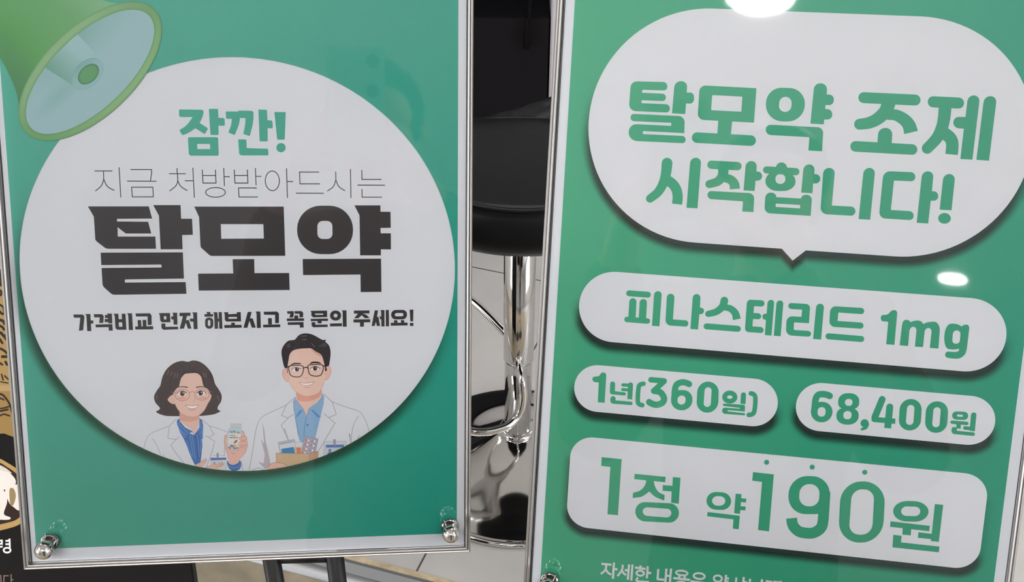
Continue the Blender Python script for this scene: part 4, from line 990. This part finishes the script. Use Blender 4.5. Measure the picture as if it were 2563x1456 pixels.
skinned('jacket', [[('hem', q_(0, 0, .78), .150), ('hip', q_(0, 0, .88), .155), ('waist', q_(0, 0, 1.02), .135), ('chest', q_(0, 0, 1.20), .148), ('col', q_(0, 0, 1.335), .085), ('col2', q_(0, .004, 1.375), .066)],
    [('chest', 0, 0), ('shR', q_(.16, 0, 1.295), .076), ('elR', q_(.24, .06, 1.06), .060), ('wR', wR + (Vector(q_(.24, .06, 1.06)) - wR) * .12, .040)], [('chest', 0, 0), ('shL', q_(-.16, 0, 1.295), .076), ('elL', q_(-.24, .06, 1.06), .060), ('wL', wL + (Vector(q_(-.24, .06, 1.06)) - wL) * .12, .040)]], M['jacket'], pr_, 2, off=O_)
skinned('trousers', [[('top', q_(0, 0, .92), .13), ('pelvis', q_(0, 0, .86), .135), ('hpR', q_(.09, 0, .80), .095), ('knR', q_(.09, .02, .47), .072), ('anR', q_(.09, 0, .11), .058)], [('pelvis', 0, 0), ('hpL', q_(-.09, 0, .80), .095), ('knL', q_(-.09, .02, .47), .072), ('anL', q_(-.09, 0, .11), .058)]], M['trousers'], pr_, 2, off=O_)
for s in (-1, 1): skinned('shoe', [[('h', q_(s * .09, -.03, .04), .042), ('m', q_(s * .093, .06, .034), .038), ('t', q_(s * .097, .15, .028), .030)]], M['rubber'], pr_, 2, off=O_)
bm = bmesh.new(); bmesh.ops.create_icosphere(bm, subdivisions=4, radius=1)
for v in bm.verts: v.co = Vector((v.co.x * .090, .012 + v.co.y * .108, 1.535 + v.co.z * .098 + .004 * math.sin(40 * v.co.x)))
bmesh.ops.delete(bm, geom=[v for v in bm.verts if v.co.y > .045 and v.co.z < 1.575 or v.co.z < 1.47 + max(0, v.co.y) * 1.3], context='VERTS')
me = bpy.data.meshes.new('hair'); bm.to_mesh(me); bm.free(); hr = link('hair', me, M['hair'], pr_, True)
sm = hr.modifiers.new('thick', 'SOLIDIFY'); sm.thickness = .012
for e in (-1, 1):
    l = link('eye', lathe([(.0001, -.011)] + [(.011 * math.sin(PI * k / 10), -.011 * math.cos(PI * k / 10)) for k in range(1, 10)] + [(.0001, .011)], 20), M['lens'], pr_, True); l.location = (e * .030, .086, 1.522)
    l = link('ear', lathe([(.0001, -.006), (.014, -.004), (.018, 0), (.014, .004), (.0001, .006)], 20), M['skin'], pr_, True); l.location = (e * .088, .01, 1.505); l.rotation_euler = (0, PI / 2, e * .3); l.scale = (1.7, 1, 1)
l = link('mouth', tube([(-.022, .098, 1.462), (0, .106, 1.459), (.022, .098, 1.462)], .0045, 10, 6), mat('lips', '#8e4a44', .5), pr_, True)
for s, h, w__ in ((1, hR, wR), (-1, hL, wL)):
    elb = Vector(q_(s * .24, .06, 1.06)); ch = [[('w0', w__ + (elb - w__) * .22, .028), ('w', w__, .024), ('palm', h, (.030, .018))]]
    for i in range(4):      # fingers behind the phone, curling onto its lens side
        base = h + u_ * (.024 - .016 * i) ; ln_ = (.9, 1.0, .92, .75)[i]
        ch.append([('palm', 0, 0), ('k%d' % i, base - r_ * s * .012 - b_ * .012, .0085), ('m%d' % i, base - r_ * s * .022 * ln_ - b_ * .033, .0078), ('t%d' % i, base - r_ * s * .044 * ln_ - b_ * .036, .0068)])
    ch.append([('palm', 0, 0), ('th0', h + u_ * .022 + b_ * .008 - r_ * s * .012, .011), ('th1', h + u_ * .046 - r_ * s * .030 + b_ * .010 * 0, .0085)])
    skinned('hand', ch, M['skin'], pr_, 2, off=O_)
pm = Matrix(((r_.x, u_.x, b_.x, 0), (r_.y, u_.y, b_.y, 0), (r_.z, u_.z, b_.z, 0), (0, 0, 0, 1))); pc = cam_pt(-.021, -.048, .0075)
pm.translation = pc
ph = empty('phone', mw=pm); tag(ph, 'pale phone held up by the person, camera side to the signs', 'phone')
link('phone_body', box((-.038, -.078, -.004), (.038, .078, .004), .0035), M['phone'], ph)
link('screen', box((-.0355, -.0755, .0040), (.0355, .0755, .0044)), M['lens'], ph)
for y in (.062, .024): 
    l = link('lens', lathe([(.0001, -.0002), (.0085, -.0002), (.009, -.0008), (.009, -.0022), (.0078, -.0024), (.0001, -.0022)], 32), M['lens'], ph, True); l.location = (.021, y, -.0042)
